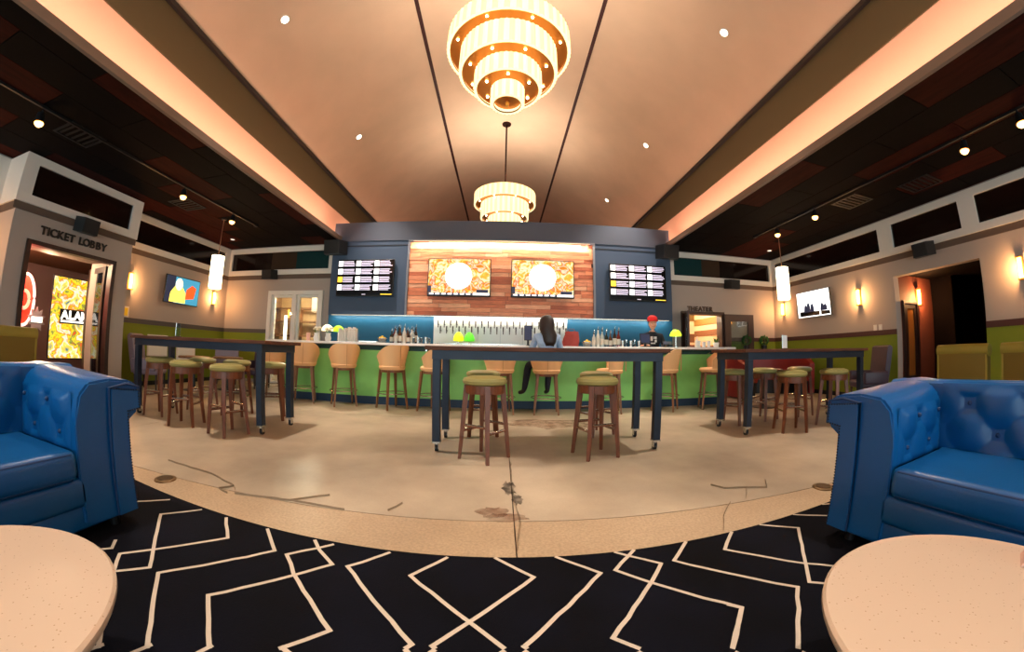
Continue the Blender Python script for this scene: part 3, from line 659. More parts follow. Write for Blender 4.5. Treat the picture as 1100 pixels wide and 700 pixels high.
# ------------------------------------------------------------------ bar
BT = 1.18
bar = thing('bar_counter', 'long bar front of bright green panels with navy kick board', 'bar', (0, 0, 0))
M_kick = mat('navy_kick_board', (16, 52, 82), .5)
for k in range(5):
    a = -4.6 + k*1.84; MB().box((a, 6.77, .15), (a + 1.838, 6.81, 1.04)).build('green_panel', M_bargreen, bar)
MB().box((-4.6, 6.765, 0), (4.6, 6.82, .15)).build('kick_board', M_kick, bar)
MB().box((-4.6, 6.76, 1.04), (4.6, 6.82, BT - .061)).build('counter_shade_strip', mat('shaded_green_strip', (18, 66, 60), .5), bar)  # dark strip paints the worktop's shadow onto the green front
for s in (-1, 1): MB().box((s*4.6 - .02, 6.78, 0), (s*4.6 + .02, 7.14, BT - .061)).build('end_panel', M_bargreen, bar)
MB().box((-4.58, 7.08, 0), (4.58, 7.12, BT - .061)).build('inner_panel', M_black, bar)
for k in range(7): MB().cyl((-4.2 + k*1.4, 6.66, 1.06), (-4.2 + k*1.4, 6.76, 1.06), .015).build('bag_hook', M_chrome, bar)
wt = thing('bar_worktop', 'long white stone worktop lying on the green bar front', 'worktop', (0, 0, BT)); MB().box((-4.72, 6.45, -.045), (4.72, 7.2, 0), .008).build('slab', M_counter, wt); MB().box((-4.70, 6.48, -.06), (4.70, 7.18, -.045)).build('support_plate', M_black, wt)
bb = thing('back_bar_cabinet', 'low dark back bar cabinets under the tap wall', 'cabinet', (0, 8.42, 0))
MB().box((-4.3, -.3, 0), (4.2, .3, .9)).build('carcass', M_black, bb); MB().box((-4.35, -.33, .9), (4.25, .3, .95)).build('top', M_chrome, bb)
for k in range(8):
    a = -4.28 + k*1.06; d = MB().box((a + .01, -.33, .1), (a + 1.04, -.3, .88)).build('door', M_chrome, bb); MB().box((a + .46, -.345, .8), (a + .58, -.33, .82)).build('handle', M_black, d)
tw = thing('tap_wall', 'white panelled beer wall with two rows of dark taps below wood panel', 'tap wall', (0, 8.75, 0))
for k in range(6):
    a = -1.67 + k*.5417; MB().box((a + .002, -.02, .95), (a + .5397, 0, 1.895)).build('panel', M_tile, tw)
M_tap = mat('dark_tap_handle', (52, 50, 50), .35)
tap_me = MB().cyl((0, -.13, -.01), (0, -.105, .10), .013, .017, n=8).cyl((0, -.02, 0), (0, -.12, 0), .016, n=8).cyl((0, -.115, -.075), (0, -.115, .0), .011, n=8).data('beer_tap', M_tap, True)
for r, z in ((0, 1.70), (1, 1.555)):
    for k in range(21): link('beer_tap', tap_me, tw, (-1.545 + k*.151 + r*.06, 0, z))
MB().box((-1.6, -.16, 1.22), (1.5, -.02, 1.25)).build('drip_tray', M_chrome, tw)

# ------------------------------------------------------------------ stools with backs
def bar_stool(x, y, rz, label, proto=None):
    g = 'tan leather stools along the bar'
    if proto: return dup(proto, (x, y, 0), rz, label)
    t = thing('bar_stool', label, 'bar stool', (x, y, 0), rz, g)       # faces +y
    MB().lathe([(0, .70), (.20, .70), (.235, .72), (.245, .755), (.22, .785), (.1, .795), (0, .795)], 28).build('seat', M_tan, t, smooth=True)
    MB().lathe([(.17, .655), (.2, .655), (.2, .70), (.17, .70)], 24).build('seat_frame', M_tanwood, t)
    mb = MB(); n = 26; grid = []
    for i in range(n + 1):
        a = math.radians(-98 + 196*i/n); w = abs(a)/math.radians(98); ht = 1.135 - .20*max(0, w - .35)**1.6/.5; col = []
        for s_, thick in ((1, 0), (-1, .04)):
            for j in range(7):
                tj = j/6 if s_ > 0 else 1 - j/6
                z = .70 + (ht - .70)*tj; r = .222 + .075*tj**1.2 - thick
                col.append(mb.bm.verts.new((r*math.sin(a), -r*math.cos(a)*1.02 + .0, z)))
        grid.append(col)
    m_ = len(grid[0])
    for A, B in zip(grid, grid[1:]):
        for j in range(m_): mb.bm.faces.new((A[j], A[(j+1) % m_], B[(j+1) % m_], B[j]))
    mb.bm.faces.new(grid[0]); mb.bm.faces.new(grid[-1][::-1])
    bk = mb.build('backrest', M_tan, t, smooth=50)
    MB().box((-.004, -.302, .74), (.004, -.285, 1.12)).build('back_seam', mat('tan_seam', (196, 140, 88), .6), bk)
    leg = MB().prism([(-.022, -.022), (.022, -.022), (.022, .022), (-.022, .022)], 'z', 0, 1).data('leg', M_tanwood)
    for sx in (-1, 1):
        for sy in (-1, 1):
            mb = MB(); top_, bot = Vector((sx*.15, sy*.15, .70)), Vector((sx*.205, sy*.205, 0)); vs = []
            for p, h in ((bot, .014), (top_, .023)):
                vs.append([mb.bm.verts.new(p + Vector((dx*h, dy*h, 0))) for dx, dy in ((-1, -1), (1, -1), (1, 1), (-1, 1))])
            for i in range(4): mb.bm.faces.new((vs[0][i], vs[0][(i+1) % 4], vs[1][(i+1) % 4], vs[1][i]))
            mb.bm.faces.new(vs[0][::-1]); mb.bm.faces.new(vs[1]); mb.build('leg', M_tanwood, t)
    MB().tube([(.262*math.cos(2*PI*i/32), .262*math.sin(2*PI*i/32), .285) for i in range(32)], .009, 8, True).build('foot_ring', M_chrome, t, smooth=True)
    return t
R = math.radians
BS = [(-4.5, 6.42, 20, 'tan backed bar stool half hidden behind the left high table'), (-3.78, 6.42, 24, 'tan backed bar stool just right of the left high table'),
      (-2.92, 6.40, 34, 'tan backed bar stool below the white lamps and napkin racks'), (-1.96, 6.36, 46, 'tan backed bar stool below the left bottle cluster'),
      (-1.18, 6.30, 62, 'tan bar stool turned sideways behind left legs of centre table'), (-.02, 6.28, 8, 'tan bar stool behind the centre of the middle high table'),
      (.78, 6.26, -4, 'tan bar stool on which the person in the blue jacket sits'), (1.92, 6.30, 78, 'tan bar stool turned sideways behind the middle right round stool'),
      (3.05, 6.36, 52, 'tan bar stool turned left beside right end of centre table'), (4.02, 6.30, 70, 'tan bar stool partly hidden by the right high table')]
p0 = None
for x, y, a, lb in BS:
    o = bar_stool(x, y, R(a), lb, p0); p0 = p0 or o

# ------------------------------------------------------------------ round backless stools
def round_stool(x, y, rz, label, proto=None):
    if proto: return dup(proto, (x, y, 0), rz, label)
    t = thing('round_stool', label, 'stool', (x, y, 0), rz, 'olive backless stools at the high tables')
    MB().lathe([(0, .735), (.19, .735), (.212, .75), (.218, .775), (.205, .80), (.15, .818), (0, .825)], 32).build('seat', M_oliveseat, t, smooth=True)
    MB().lathe([(.15, .655), (.19, .655), (.195, .735), (.15, .735)], 28).build('seat_ring', M_stoolwood, t)
    for k in range(4):
        a = PI/4 + k*PI/2; mb = MB(); vs = []
        for rr, z, h in ((.245, 0, .016), (.175, .735, .026)):
            c_ = Vector((rr*math.cos(a), rr*math.sin(a), z)); e1 = Vector((math.cos(a), math.sin(a), 0))*h; e2 = Vector((-math.sin(a), math.cos(a), 0))*h
            vs.append([mb.bm.verts.new(c_ + e1*q + e2*w) for q, w in ((-1, -1), (1, -1), (1, 1), (-1, 1))])
        for i in range(4): mb.bm.faces.new((vs[0][i], vs[0][(i+1) % 4], vs[1][(i+1) % 4], vs[1][i]))
        mb.bm.faces.new(vs[0][::-1]); mb.bm.faces.new(vs[1]); mb.build('leg', M_stoolwood, t)
        z = .28 if k % 2 else .34; r_ = .245 - .07*z/.735; b_ = a + PI/2
        A, B = Vector((r_*math.cos(a), r_*math.sin(a), z)), Vector((r_*math.cos(b_), r_*math.sin(b_), z))
        rg = MB().cyl(A, B, .011, n=8).build('rung', M_stoolwood, t); MB().cyl(A.lerp(B, .12) + Vector((0, 0, .008)), A.lerp(B, .88) + Vector((0, 0, .008)), .010, n=8).build('rung_guard', M_chrome, rg)
    return t
RS = [(-.16, 3.54, -35, 'front left round stool before the middle high table'), (.975, 3.62, 15, 'front right round stool before the middle high table'), (-.23, 4.62, 5, 'round stool behind the middle high table, left one'), (1.23, 4.62, 25, 'round stool behind the middle high table, right one'),
      (-4.85, 3.95, 10, 'round stool nearest the ticket lobby, at left high table'), (-4.0, 3.68, 20, 'middle of three front round stools at left high table'), (-3.18, 3.58, -15, 'front round stool closest to right end of left high table'),
      (-4.7, 4.68, 0, 'far side round stool at left end of left high table'), (-3.95, 4.66, 12, 'far side round stool at middle of left high table'), (-3.3, 4.66, 30, 'far side round stool at right end of left high table'),
      (3.87, 3.97, -20, 'front round stool at middle of right high table'), (4.73, 3.95, 10, 'front round stool closest to the blue sofa at right high table'), (4.15, 4.9, 15, 'far side round stool at middle of right high table'), (3.45, 4.8, 40, 'far side round stool at left end of right high table'), (4.98, 4.92, 0, 'far side round stool at right end of right high table')]
p0 = None
for x, y, a, lb in RS:
    o = round_stool(x, y, R(a), lb, p0); p0 = p0 or o

# ------------------------------------------------------------------ high tables on castors
def high_table(x, y, rz, label, proto=None):
    if proto: return dup(proto, (x, y, 0), rz, label)
    t = thing('high_table', label, 'table', (x, y, 0), rz, 'high tables on castors')
    hw, hd, T = 1.22, .36, 1.105
    for k in range(5):
        a = -hd - .04 + k*(2*hd + .08)/5; MB().box((-hw - .07, a + .001, T - .042), (hw + .07, a + (2*hd + .08)/5 - .001, T), .004).build('plank', M_twood, t)
    MB().box((-hw, -hd, T - .135), (hw, -hd + .04, T - .042)).box((-hw, hd - .04, T - .135), (hw, hd, T - .042)).box((-hw, -hd + .04, T - .135), (-hw + .04, hd - .04, T - .042)).box((hw - .04, -hd + .04, T - .135), (hw, hd - .04, T - .042)).build('apron', M_blacksteel, t)
    for sx in (-1, 1):
        for sy in (-1, 1):
            cx, cy = sx*(hw - .045), sy*(hd - .045)
            lg = MB().box((cx - .04, cy - .04, .115), (cx + .04, cy + .04, T - .135), .004).build('leg', M_blacksteel, t)
            MB().box((cx - .045, cy - .045, .10), (cx + .045, cy + .045, .115)).cyl((cx, cy, .08), (cx, cy, .10), .018).box((cx - .022, cy - .01, .03), (cx - .017, cy + .04, .085)).box((cx + .017, cy - .01, .03), (cx + .022, cy + .04, .085)).build('castor_fork', M_chrome, lg)
            MB().cyl((cx - .016, cy + .02, .036), (cx + .016, cy + .02, .036), .036, n=20).build('castor_wheel', mat('black_rubber', (18, 18, 20), .6), lg, smooth=True)
    return t
ht = high_table(.51, 4.03, 0, 'middle high table on castors with brown plank top')
high_table(-3.98, 4.08, R(-1), 'left high table on castors near the ticket lobby', ht); high_table(4.3, 4.33, R(1), 'right high table on castors beside the red booth', ht)

# ------------------------------------------------------------------ blue chesterfield sofas
def sofa(corner, rz, far, label, bl):
    t = thing('tufted_sofa', label, 'sofa', (0, 0, 0), rz, 'blue leather sofas facing each other')
    L = 2.15; hl = L/2; inn = hl - .41
    Rm = Matrix.Rotation(rz, 3, 'Z'); lp = Rm @ Vector((.46, far*hl, 0)); t.location = (corner[0] - lp.x, corner[1] - lp.y, .0165)
    MB().box((-.44, -hl + .12, .05), (.425, hl - .12, .19), .02, 3).build('base', M_blue, t, smooth=True)
    MB().box((-.44, -inn - .05, .17), (.44, inn + .05, .325), .03, 3).build('front_rail', M_blue, t, smooth=True)
    cu = MB().box((-.26, -inn, .315), (.455, inn, .475), .045, 4).build('seat_cushion', M_blue, t, smooth=True)
    e = .455 - .012
    for z in (.335, .455): MB().tube([(-.2, -inn + .012, z), (e - .03, -inn + .012, z), (e, -inn + .04, z), (e, inn - .04, z), (e - .03, inn - .012, z), (-.2, inn - .012, z)], .006, 6).build('piping', M_bluedk, cu, smooth=True)
    def tuft(P, nu, nv, pu, pv, offs, name, parent, depth=.035):
        mb = MB(); g = []
        for i in range(nu + 1):
            row = []
            for j in range(nv + 1):
                u, v = i/nu, j/nv; a = (u - offs[0])/pu; c = (v - offs[1])/pv
                s1, s2 = abs(math.sin(PI*(a + c)/1)), abs(math.sin(PI*(a - c)/1))
                pf = (min(s1, 1)*min(s2, 1))**.38; da = min(abs(a + c - round(a + c)), 1) ; db = abs(a - c - round(a - c))
                dip = math.exp(-(da*da + db*db)*14); ed = min(1, 7*min(u, 1 - u, v, 1 - v) + .15)
                row.append(mb.bm.verts.new(P(u, v, depth*(pf*.75 + .25 - .75*dip)*ed)))
            g.append(row)
        for i in range(nu):
            for j in range(nv): mb.bm.faces.new((g[i][j], g[i+1][j], g[i+1][j+1], g[i][j+1]))
        o = mb.build(name, M_blue, parent, smooth=80)
        bts = []
        for a2 in range(-12, 13):
            for c2 in range(-12, 13):
                if (a2 + c2) % 2: continue
                u, v = offs[0] + a2/2*pu, offs[1] + c2/2*pv
                if .04 < u < .96 and .06 < v < .94: bts.append(P(u, v, depth*.12))
        for q in bts: MB().sphere(q, .013, u=10, v=6).build('button', M_bluedk, parent)
        return o
    # back body, its tufted face and its top roll
    bk = MB(); bk.prism([(-.46, .08), (-.24, .30), (-.20, .32), (-.23, .835), (-.27, .85), (-.42, .85), (-.46, .82)], 'y', -hl + .06, hl - .06); bko = bk.build('backrest', M_blue, t)
    tuft(lambda u, v, d: (-.205 - .025*v + d*1.25, -inn + 2*inn*u, .40 + .44*v), 80, 36, .25, .72, (.5, .40), 'tufted_face', bko, .03)
    MB().tube([(-.345, -hl + .2, .772), (-.345, 0, .776), (-.345, hl - .2, .772)], .082, 16).build('top_roll', M_blue, bko, smooth=True)
    nail = MB().sphere((0, 0, 0), .0055, u=6, v=4).data('nail_head', mat('dark_nail_heads', (20, 28, 46), .3, metal=.8))
    for s in (-1, 1):
        o = hl*s
        prof = [(o - s*.41, .08), (o - s*.405, .60), (o - s*.385, .74), (o - s*.33, .80), (o - s*.20, .815), (o - s*.06, .80), (o - s*.01, .77), (o, .72), (o - s*.005, .63), (o - s*.03, .60), (o - s*.085, .595), (o - s*.07, .06), (o - s*.30, .06)]
        if s < 0: prof = prof[::-1]
        mb = MB(); mb.prism(prof, 'x', -.46, .44); bmesh.ops.bevel(mb.bm, geom=[e_ for e_ in mb.bm.edges], offset=.012, segments=2, affect='EDGES', clamp_overlap=True)
        for v in mb.bm.verts:
            if v.co.z > .58: v.co.z += .045*(.44 - v.co.x)/.9
        ar = mb.build('arm', M_blue, t, smooth=50)
        tuft(lambda u, v, d: (-.22 + .60*u, o - s*(.405 + d*.9) + s*.01*v, .45 + .30*v), 40, 24, .50, 1.0, (.3, .3), 'tufted_inner_face', ar, .03)
        fp = [(o - s*.20, .765), (o - s*.02, .745), (o - s*.015, .645), (o - s*.095, .635), (o - s*.085, .07), (o - s*.205, .07)]
        mb = MB(); mb.prism(fp if s > 0 else fp[::-1], 'x', .44, .462); pn = mb.build('front_panel', M_blue, ar)
        path = [Vector((.463, p[0], p[1])) for p in fp]
        for A, B in zip(path, path[1:]):
            if abs(A.z - .07) < .001 and abs(B.z - .07) < .001: continue
        mb = MB()
        for A, B in list(zip(path, path[1:]))[:4]:
            n_ = max(2, int((B - A).length/.016))
            for k in range(n_):
                p = A.lerp(B, k/n_); bmesh.ops.create_icosphere(mb.bm, subdivisions=1, radius=.0055, matrix=Matrix.Translation(p))
        nh = mb.build('nail_heads', mat('dark_nail_heads', (20, 28, 46), .3, metal=.8), ar); nh['kind'] = 'stuff'
        MB().tube([(.45, o - s*.208, .07), (.45, o - s*.208, .77), (.45, o - s*.1, .785), (.45, o - s*.01, .765), (.45, o - s*.003, .64)], .008, 6).build('piping', M_bluedk, ar, smooth=True)
    for sx in (-.38, .38):
        for sy in (-hl + .2, hl - .2): MB().cyl((sx, sy, 0), (sx, sy, .06), .025, .03, n=12).build('foot', M_black, t)
    return t
sofa((-2.06, 1.53), 0, 1, 'blue tufted leather sofa on the left of the rug', 0)
sofa((1.80, 1.55), PI + R(7), -1, 'blue tufted leather sofa on the right of the rug', 1)

# ------------------------------------------------------------------ rug with cream lines
def to_floor(px, py):
    u, v = px - 550, -(py - 350); c, s = math.cos(ROLL), math.sin(ROLL); u, v = c*u - s*v, s*u + c*v
    r = math.hypot(u, v); th = r/LENS_F*(1 + LENS_K*(r/400)**2); d = [math.sin(th)*u/r, math.cos(th), math.sin(th)*v/r]
    c, s = math.cos(PITCH), math.sin(PITCH); y, z = c*d[1] - s*d[2], s*d[1] + c*d[2]; x = d[0]
    c, s = math.cos(YAW), math.sin(YAW); x, y = c*x + s*y, -s*x + c*y
    k = EYE/-z; return (x*k, y*k)
def rugmat():
    m = mat('black_navy_rug', (5, 4, 6), .95, spec=.1, bump=.25, bscale=180, col2=(9, 10, 20), vscale=2.4); return m
def edge_y(x): return 1.692 + .028*(x - .0)**2 - .0*x
rug = thing('lounge_rug', 'black rug with thin cream zigzag diamond lines under the sofas', 'rug', (0, 0, 0))
mb = MB(); xs_ = [-4.2 + 8.4*i/56 for i in range(57)]
mb.prism([(x, edge_y(x)) for x in xs_] + [(4.2, -4.2), (-4.2, -4.2)], 'z', .001, .014); mb.build('pile', rugmat(), rug)
c6 = lambda *p: [(100 + x/2.895, 500 + y/2.895) for x, y in p]
c7 = lambda *p: [(430 + x/2.895, 500 + y/2.895) for x, y in p]
c8 = lambda *p: [(780 + x/3.4375, 500 + y/3.4375) for x, y in p]
LINES = [c6((100, 120), (240, 112)), c6((340, 143), (212, 158), (178, 325), (40, 340)), c6((415, 168), (420, 232), (85, 282), (50, 380), (20, 579)), c6((72, 238), (60, 265), (0, 270)),
         c6((543, 203), (566, 272), (205, 342), (172, 579)), c6((690, 238), (705, 270), (745, 315), (360, 412), (365, 579)), c6((750, 252), (603, 284), (625, 345), (738, 522), (580, 579)), c6((925, 277), (792, 321), (992, 565), (970, 579)),
         c7((148, 292), (32, 350), (215, 495), (325, 579)), c7((293, 293), (415, 355), (215, 495), (100, 570), (110, 579)), c7((480, 288), (622, 342), (385, 572), (395, 579)), c7((660, 268), (810, 312), (780, 370), (660, 545), (745, 579)),
         c7((722, 262), (668, 333), (780, 372), (1060, 450), (1030, 579)), c7((880, 235), (850, 303), (1100, 360)) + c8((262, 458), (262, 688)), c7((1020, 205), (1008, 268), (1100, 285)) + c8((285, 370), (400, 381)),
         c8((105, 215), (265, 238), (305, 440), (400, 448)), c8((230, 180), (420, 194)), c8((0, 523), (55, 535), (20, 688)), c8((330, 140), (420, 146))]
ZR = [.0155]
def ribbon(mb, pts, w=.0095):
    ZR[0] += .00003
    pts = [Vector((x, y, 0)) for x, y in pts]; L1, L2 = [], []
    for i, p in enumerate(pts):
        a = (p - pts[i-1]).normalized() if i else (pts[1] - p).normalized(); b = (pts[i+1] - p).normalized() if i < len(pts) - 1 else a
        na, nb = Vector((-a.y, a.x, 0)), Vector((-b.y, b.x, 0)); n = na + nb
        n = na if n.length < .2 else n/ (n.length_squared/2)
        if n.length > 2: n = n.normalized()*2
        L1.append(mb.bm.verts.new((p.x + n.x*w, p.y + n.y*w, .0155))); L2.append(mb.bm.verts.new((p.x - n.x*w, p.y - n.y*w, ZR[0])))
    for i in range(len(pts) - 1): mb.bm.faces.new((L1[i], L1[i+1], L2[i+1], L2[i]))
M_line = mat('cream_rug_line', (188, 172, 154), .95, bump=.3, bscale=150)
def wobble(pts):
    o = []
    for A, B in zip(pts, pts[1:]):
        A_, B_ = Vector(A), Vector(B); n = max(1, int((B_ - A_).length/.07))
        for k in range(n):
            p = A_.lerp(B_, k/n); q = (0 if k == 0 else .0035); o.append((p.x + random.uniform(-q, q), p.y + random.uniform(-q, q)))
    return o + [pts[-1]]
for ln in LINES:
    f_ = [to_floor(*p) for p in ln]; f_[0] = (f_[0][0], min(f_[0][1], edge_y(f_[0][0]) - .004))
    f_ = [(x, min(y, edge_y(x) - .004)) for x, y in f_]
    mb = MB(); ribbon(mb, wobble(f_)); mb.build('cream_line', M_line, rug)
    g_ = [(x, 2*(1.05 - .23*x*x) - y) for x, y in f_]
    mb = MB(); ribbon(mb, wobble(g_)); mb.build('cream_line', M_line, rug)

# ------------------------------------------------------------------ round coffee tables
def coffee_table(x, y, z, r, label):
    t = thing('coffee_table', label, 'coffee table', (x, y, .0165), 0, 'speckled round coffee tables')
    MB().lathe([(0, z - .045), (r - .03, z - .045), (r - .008, z - .035), (r, z - .02), (r, z - .008), (r - .008, z), (0, z)], 72).build('top', M_stone, t, smooth=35)
    MB().lathe([(.0, z - .06), (.16, z - .06), (.16, z - .045)], 24).build('mount_plate', M_black, t)
    MB().cyl((0, 0, .03), (0, 0, z - .06), .04, n=20).build('column', M_black, t, smooth=True); MB().lathe([(0, 0), (.25, 0), (.26, .012), (.25, .025), (.06, .04), (0, .045)], 36).build('base', M_black, t, smooth=True)
    return t
coffee_table(-1.27, .20, .4135, .475, 'speckled cream round coffee table before left sofa')
coffee_table(1.155, .29, .4135, .475, 'speckled cream round coffee table before right sofa')
cs = thing('menu_card', 'small orange folded card at the right edge of coffee table', 'card', (1.50, .35, .431), R(20))
MB().prism([(-.04, 0), (.0, .09), (.004, .09), (-.034, 0)], 'x', -.05, .05).build('front_leaf', mat('orange_card', (214, 120, 60), .6), cs); MB().prism([(.04, 0), (.0, .09), (.004, .09), (.046, 0)], 'x', -.05, .05).build('back_leaf', mat('pink_card', (224, 186, 170), .6), cs)
# floor outlets
for x, y, lb in ((-2.53, 2.06, 'round brass floor outlet cover beside the left sofa'), (2.48, 2.1, 'round brass floor outlet cover beside the right sofa')):
    t = thing('floor_outlet', lb, 'floor outlet', (x, y, 0)); MB().lathe([(0, .012), (.075, .012), (.085, .008), (.088, 0)], 32).build('rim', mat('worn_bronze', (120, 92, 60), .4, metal=.7), t, smooth=True); MB().lathe([(0, .016), (.06, .016), (.062, .012)], 28).build('lid', mat('dark_bronze_lid', (86, 66, 44), .45, metal=.6), t)

# ------------------------------------------------------------------ olive booth backs at both sides
def booth(x, y, rz, w, label):
    t = thing('olive_booth', label, 'booth seat', (x, y, 0), rz, 'olive padded booths')     # back faces +X, sitter faces -X
    MB().box((-.10, -w/2, .05), (.03, w/2, 1.0), .02).build('back_panel', M_oliveup, t, smooth=True)
    MB().tube([(-.035, -w/2 - .01, 1.03), (-.035, 0, 1.035), (-.035, w/2 + .01, 1.03)], .075, 16).build('top_roll', M_olivelt, t, smooth=True)
    MB().box((-.62, -w/2, .36), (-.10, w/2, .48), .04).build('seat_cushion', M_oliveup, t, smooth=True); MB().box((-.58, -w/2 + .02, 0), (-.10, w/2 - .02, .36)).build('plinth', M_dwood, t)
    for s in (-1, 1): MB().box((.031, s*w/2 - .012*(s + 1), .1), (.036, s*w/2 + .012*(1 - s), .98)).build('welt', M_olivelt, t)
booth(-5.5, 1.95, 0, .95, 'olive padded booth back before the ticket lobby wall')
booth(5.5, 2.40, PI, .66, 'olive padded booth back before the dark passage')
booth(5.5, 1.50, PI, .80, 'olive padded booth back at the right picture edge')
# LED strip under the panel frame; lower one added to brighten the tap wall
for nm, z, y, ln, pw in (('panel_led', 3.768, 8.60, 4.4, 50), ('added_tap_led', 1.895, 8.66, 8.6, 22)):
    t = thing(nm + '_strip', {'panel_led': 'thin LED strip under top edge of the wood panel', 'added_tap_led': 'added thin LED strip brightening the tap wall, along lower edge of navy bar wall'}[nm], 'light strip', (-.05, y, z))
    MB().box((-ln/2, -.012, 0), (ln/2, .10 if z < 2 else .095, .012)).build('profile', M_chrome, t); MB().box((-ln/2, -.01, -.004), (ln/2, .01, 0)).build('diffuser', glow('led_diffuser', (255, 236, 205), 1.2), t)
    area_light(nm, (-.05, y, z - .008), ln, .02, pw, (1, .86, .68), (0, .3, -1))

# ------------------------------------------------------------------ things on the bar
M_cup = mat('white_paper_cup', (236, 234, 230), .5); M_clear = glass('drinking_glass', (215, 228, 232), .30, .06)
def bottle(x, y, h, col, label, group, cap=(20, 20, 20), clear=False, z=BT, spout=True):
    t = thing('bottle', label, 'bottle', (x, y, z), 0, group); r = .036
    MB().lathe([(0, 0), (r, 0), (r, h*.56), (r*.8, h*.66), (.013, h*.76), (.013, h*.93), (0, h*.93)], 14).build('body', mat('bottle_%d_%d_%d' % col, col, .12, coat=.5), t, smooth=True)
    MB().cyl((0, 0, h*.14), (0, 0, h*.48), r + .0012, n=14, cap=False).build('paper_label', mat('bottle_label', (214, 206, 190), .6), t, smooth=True)
    MB().cyl((0, 0, h*.92), (0, 0, h), .014, n=10).build('cap', mat('cap_%d_%d_%d' % cap, cap, .4), t)
    if spout: MB().cyl((0, 0, h), (.015, 0, h + .05), .006, .004, n=6).build('pour_spout', M_chrome, t)
G1, G2 = 'bottles in the left cluster on the bar', 'bottles in the right cluster on the bar'
ORD = ['first', 'second', 'third', 'fourth', 'fifth', 'sixth', 'seventh']; CN = ['dark green', 'clear', 'amber', 'white', 'dark brown', 'pale', 'red']
cols = [(30, 44, 30), (196, 200, 196), (92, 50, 22), (226, 222, 210), (50, 34, 28), (180, 190, 186), (110, 26, 22)]
for k in range(12):
    bottle(-2.12 + (k % 6)*.085 + (k//6)*.03, 6.80 + (k//6)*.10, .24 + .03*((k*5) % 4), cols[k % 7], '%s bottle, %s from left in %s row of left bar cluster' % (CN[k % 7], ORD[k % 6], ('front', 'back')[k//6]), G1)
for k in range(14):
    bottle(1.75 + (k % 7)*.083 + (k//7)*.03, 6.78 + (k//7)*.11, .26 + .03*((k*3) % 4), cols[(k*2 + 1) % 7], '%s bottle, %s from left in %s row of right bar cluster' % (CN[(k*2 + 1) % 7], ORD[k % 7], ('front', 'back')[k//7]), G2)
def fruit_bowl(x, y, label, flabel, col, n=6):
    t = thing('fruit_bowl', label, 'bowl', (x, y, BT)); MB().lathe([(0, 0), (.05, 0), (.075, .03), (.095, .085), (.088, .085), (.07, .035), (0, .015)], 24).build('glass_bowl', M_clear, t, smooth=True); MB().ring([(.088, .083), (.097, .083), (.097, .09), (.088, .09)], 24).build('rim', M_chrome, t)
    me = MB().sphere((0, 0, 0), .0255, (1, 1, 1.12), 12, 8).data('fruit', mat('fruit_%d_%d_%d' % col, col, .45), True)
    for k in range(n):
        a = 2*PI*k/5; r = .047 if k < 5 else .0
        o = link('lemon' if col[0] > 150 else 'lime', me, None, (x + r*math.cos(a + k//5), y + r*math.sin(a + k//5), BT + (.085 if k < 5 else .112)), (0, 0, 0)); tag(o, flabel, 'fruit', flabel.replace('single ', '') + ' pile')
fruit_bowl(-2.28, 6.72, 'glass bowl of yellow lemons beside the left bottle cluster', 'yellow lemon in the glass bowl by left bottle cluster', (246, 196, 10))
fruit_bowl(1.60, 6.72, 'glass bowl of yellow lemons between red bag and bottles', 'yellow lemon in the glass bowl by red bag', (250, 200, 16))
def table_lamp(x, y, z, h, col, label, gl):
    t = thing('mushroom_lamp', label, 'lamp', (x, y, z)); MB().lathe([(0, 0), (.07, 0), (.07, .012), (.02, .02), (.018, h*.62), (0, h*.62)], 20).build('stand', M_chrome, t, smooth=True)
    MB().lathe([(.02, h*.60), (.115, h*.62), (.12, h*.70), (.095, h*.86), (.05, h*.97), (0, h)], 24).build('shade', glow('lamp_shade_%d_%d_%d' % col, col, gl), t, smooth=True)
table_lamp(-3.52, 6.85, BT, .34, (255, 250, 200), 'pale cream mushroom shaped lamp at left end of bar', 1.2)
table_lamp(-3.36, 7.04, BT, .34, (160, 220, 30), 'lime green mushroom shaped lamp at left end of bar', .9)
table_lamp(3.46, 6.75, BT, .36, (200, 235, 50), 'lime yellow mushroom shaped lamp at right end of bar', 1.0)
table_lamp(-1.0, 8.3, .95, .56, (210, 225, 30), 'yellow mushroom lamp standing before the tap wall', .9); table_lamp(-.75, 8.32, .95, .56, (80, 190, 40), 'green mushroom lamp standing before the tap wall', .8)
def rack(x, y, label, n, h, group=None):
    t = thing('napkin_rack', label, 'rack', (x, y, BT), 0, group); MB().box((-.09, -.07, 0), (.09, .07, .012)).build('base', M_chrome, t)
    for k in range(n): MB().box((-.085 + k*.17/n, -.065, .012), (-.085 + (k + .72)*.17/n, .065, h - .02*((k*7) % 3)), .004).build('napkin_stack', mat('napkin_white', (232, 226, 216), .8), t)
    for s in (-1, 1): MB().tube([(-.09, s*.068, .01), (-.09, s*.068, h*.8), (.09, s*.068, h*.8), (.09, s*.068, .01)], .004, 6).build('wire_guard', M_chrome, t)
rack(-3.14, 6.82, 'left steel napkin rack with white stacks on the bar', 4, .27); rack(-2.93, 6.80, 'right steel napkin rack with white stacks on the bar', 5, .29)
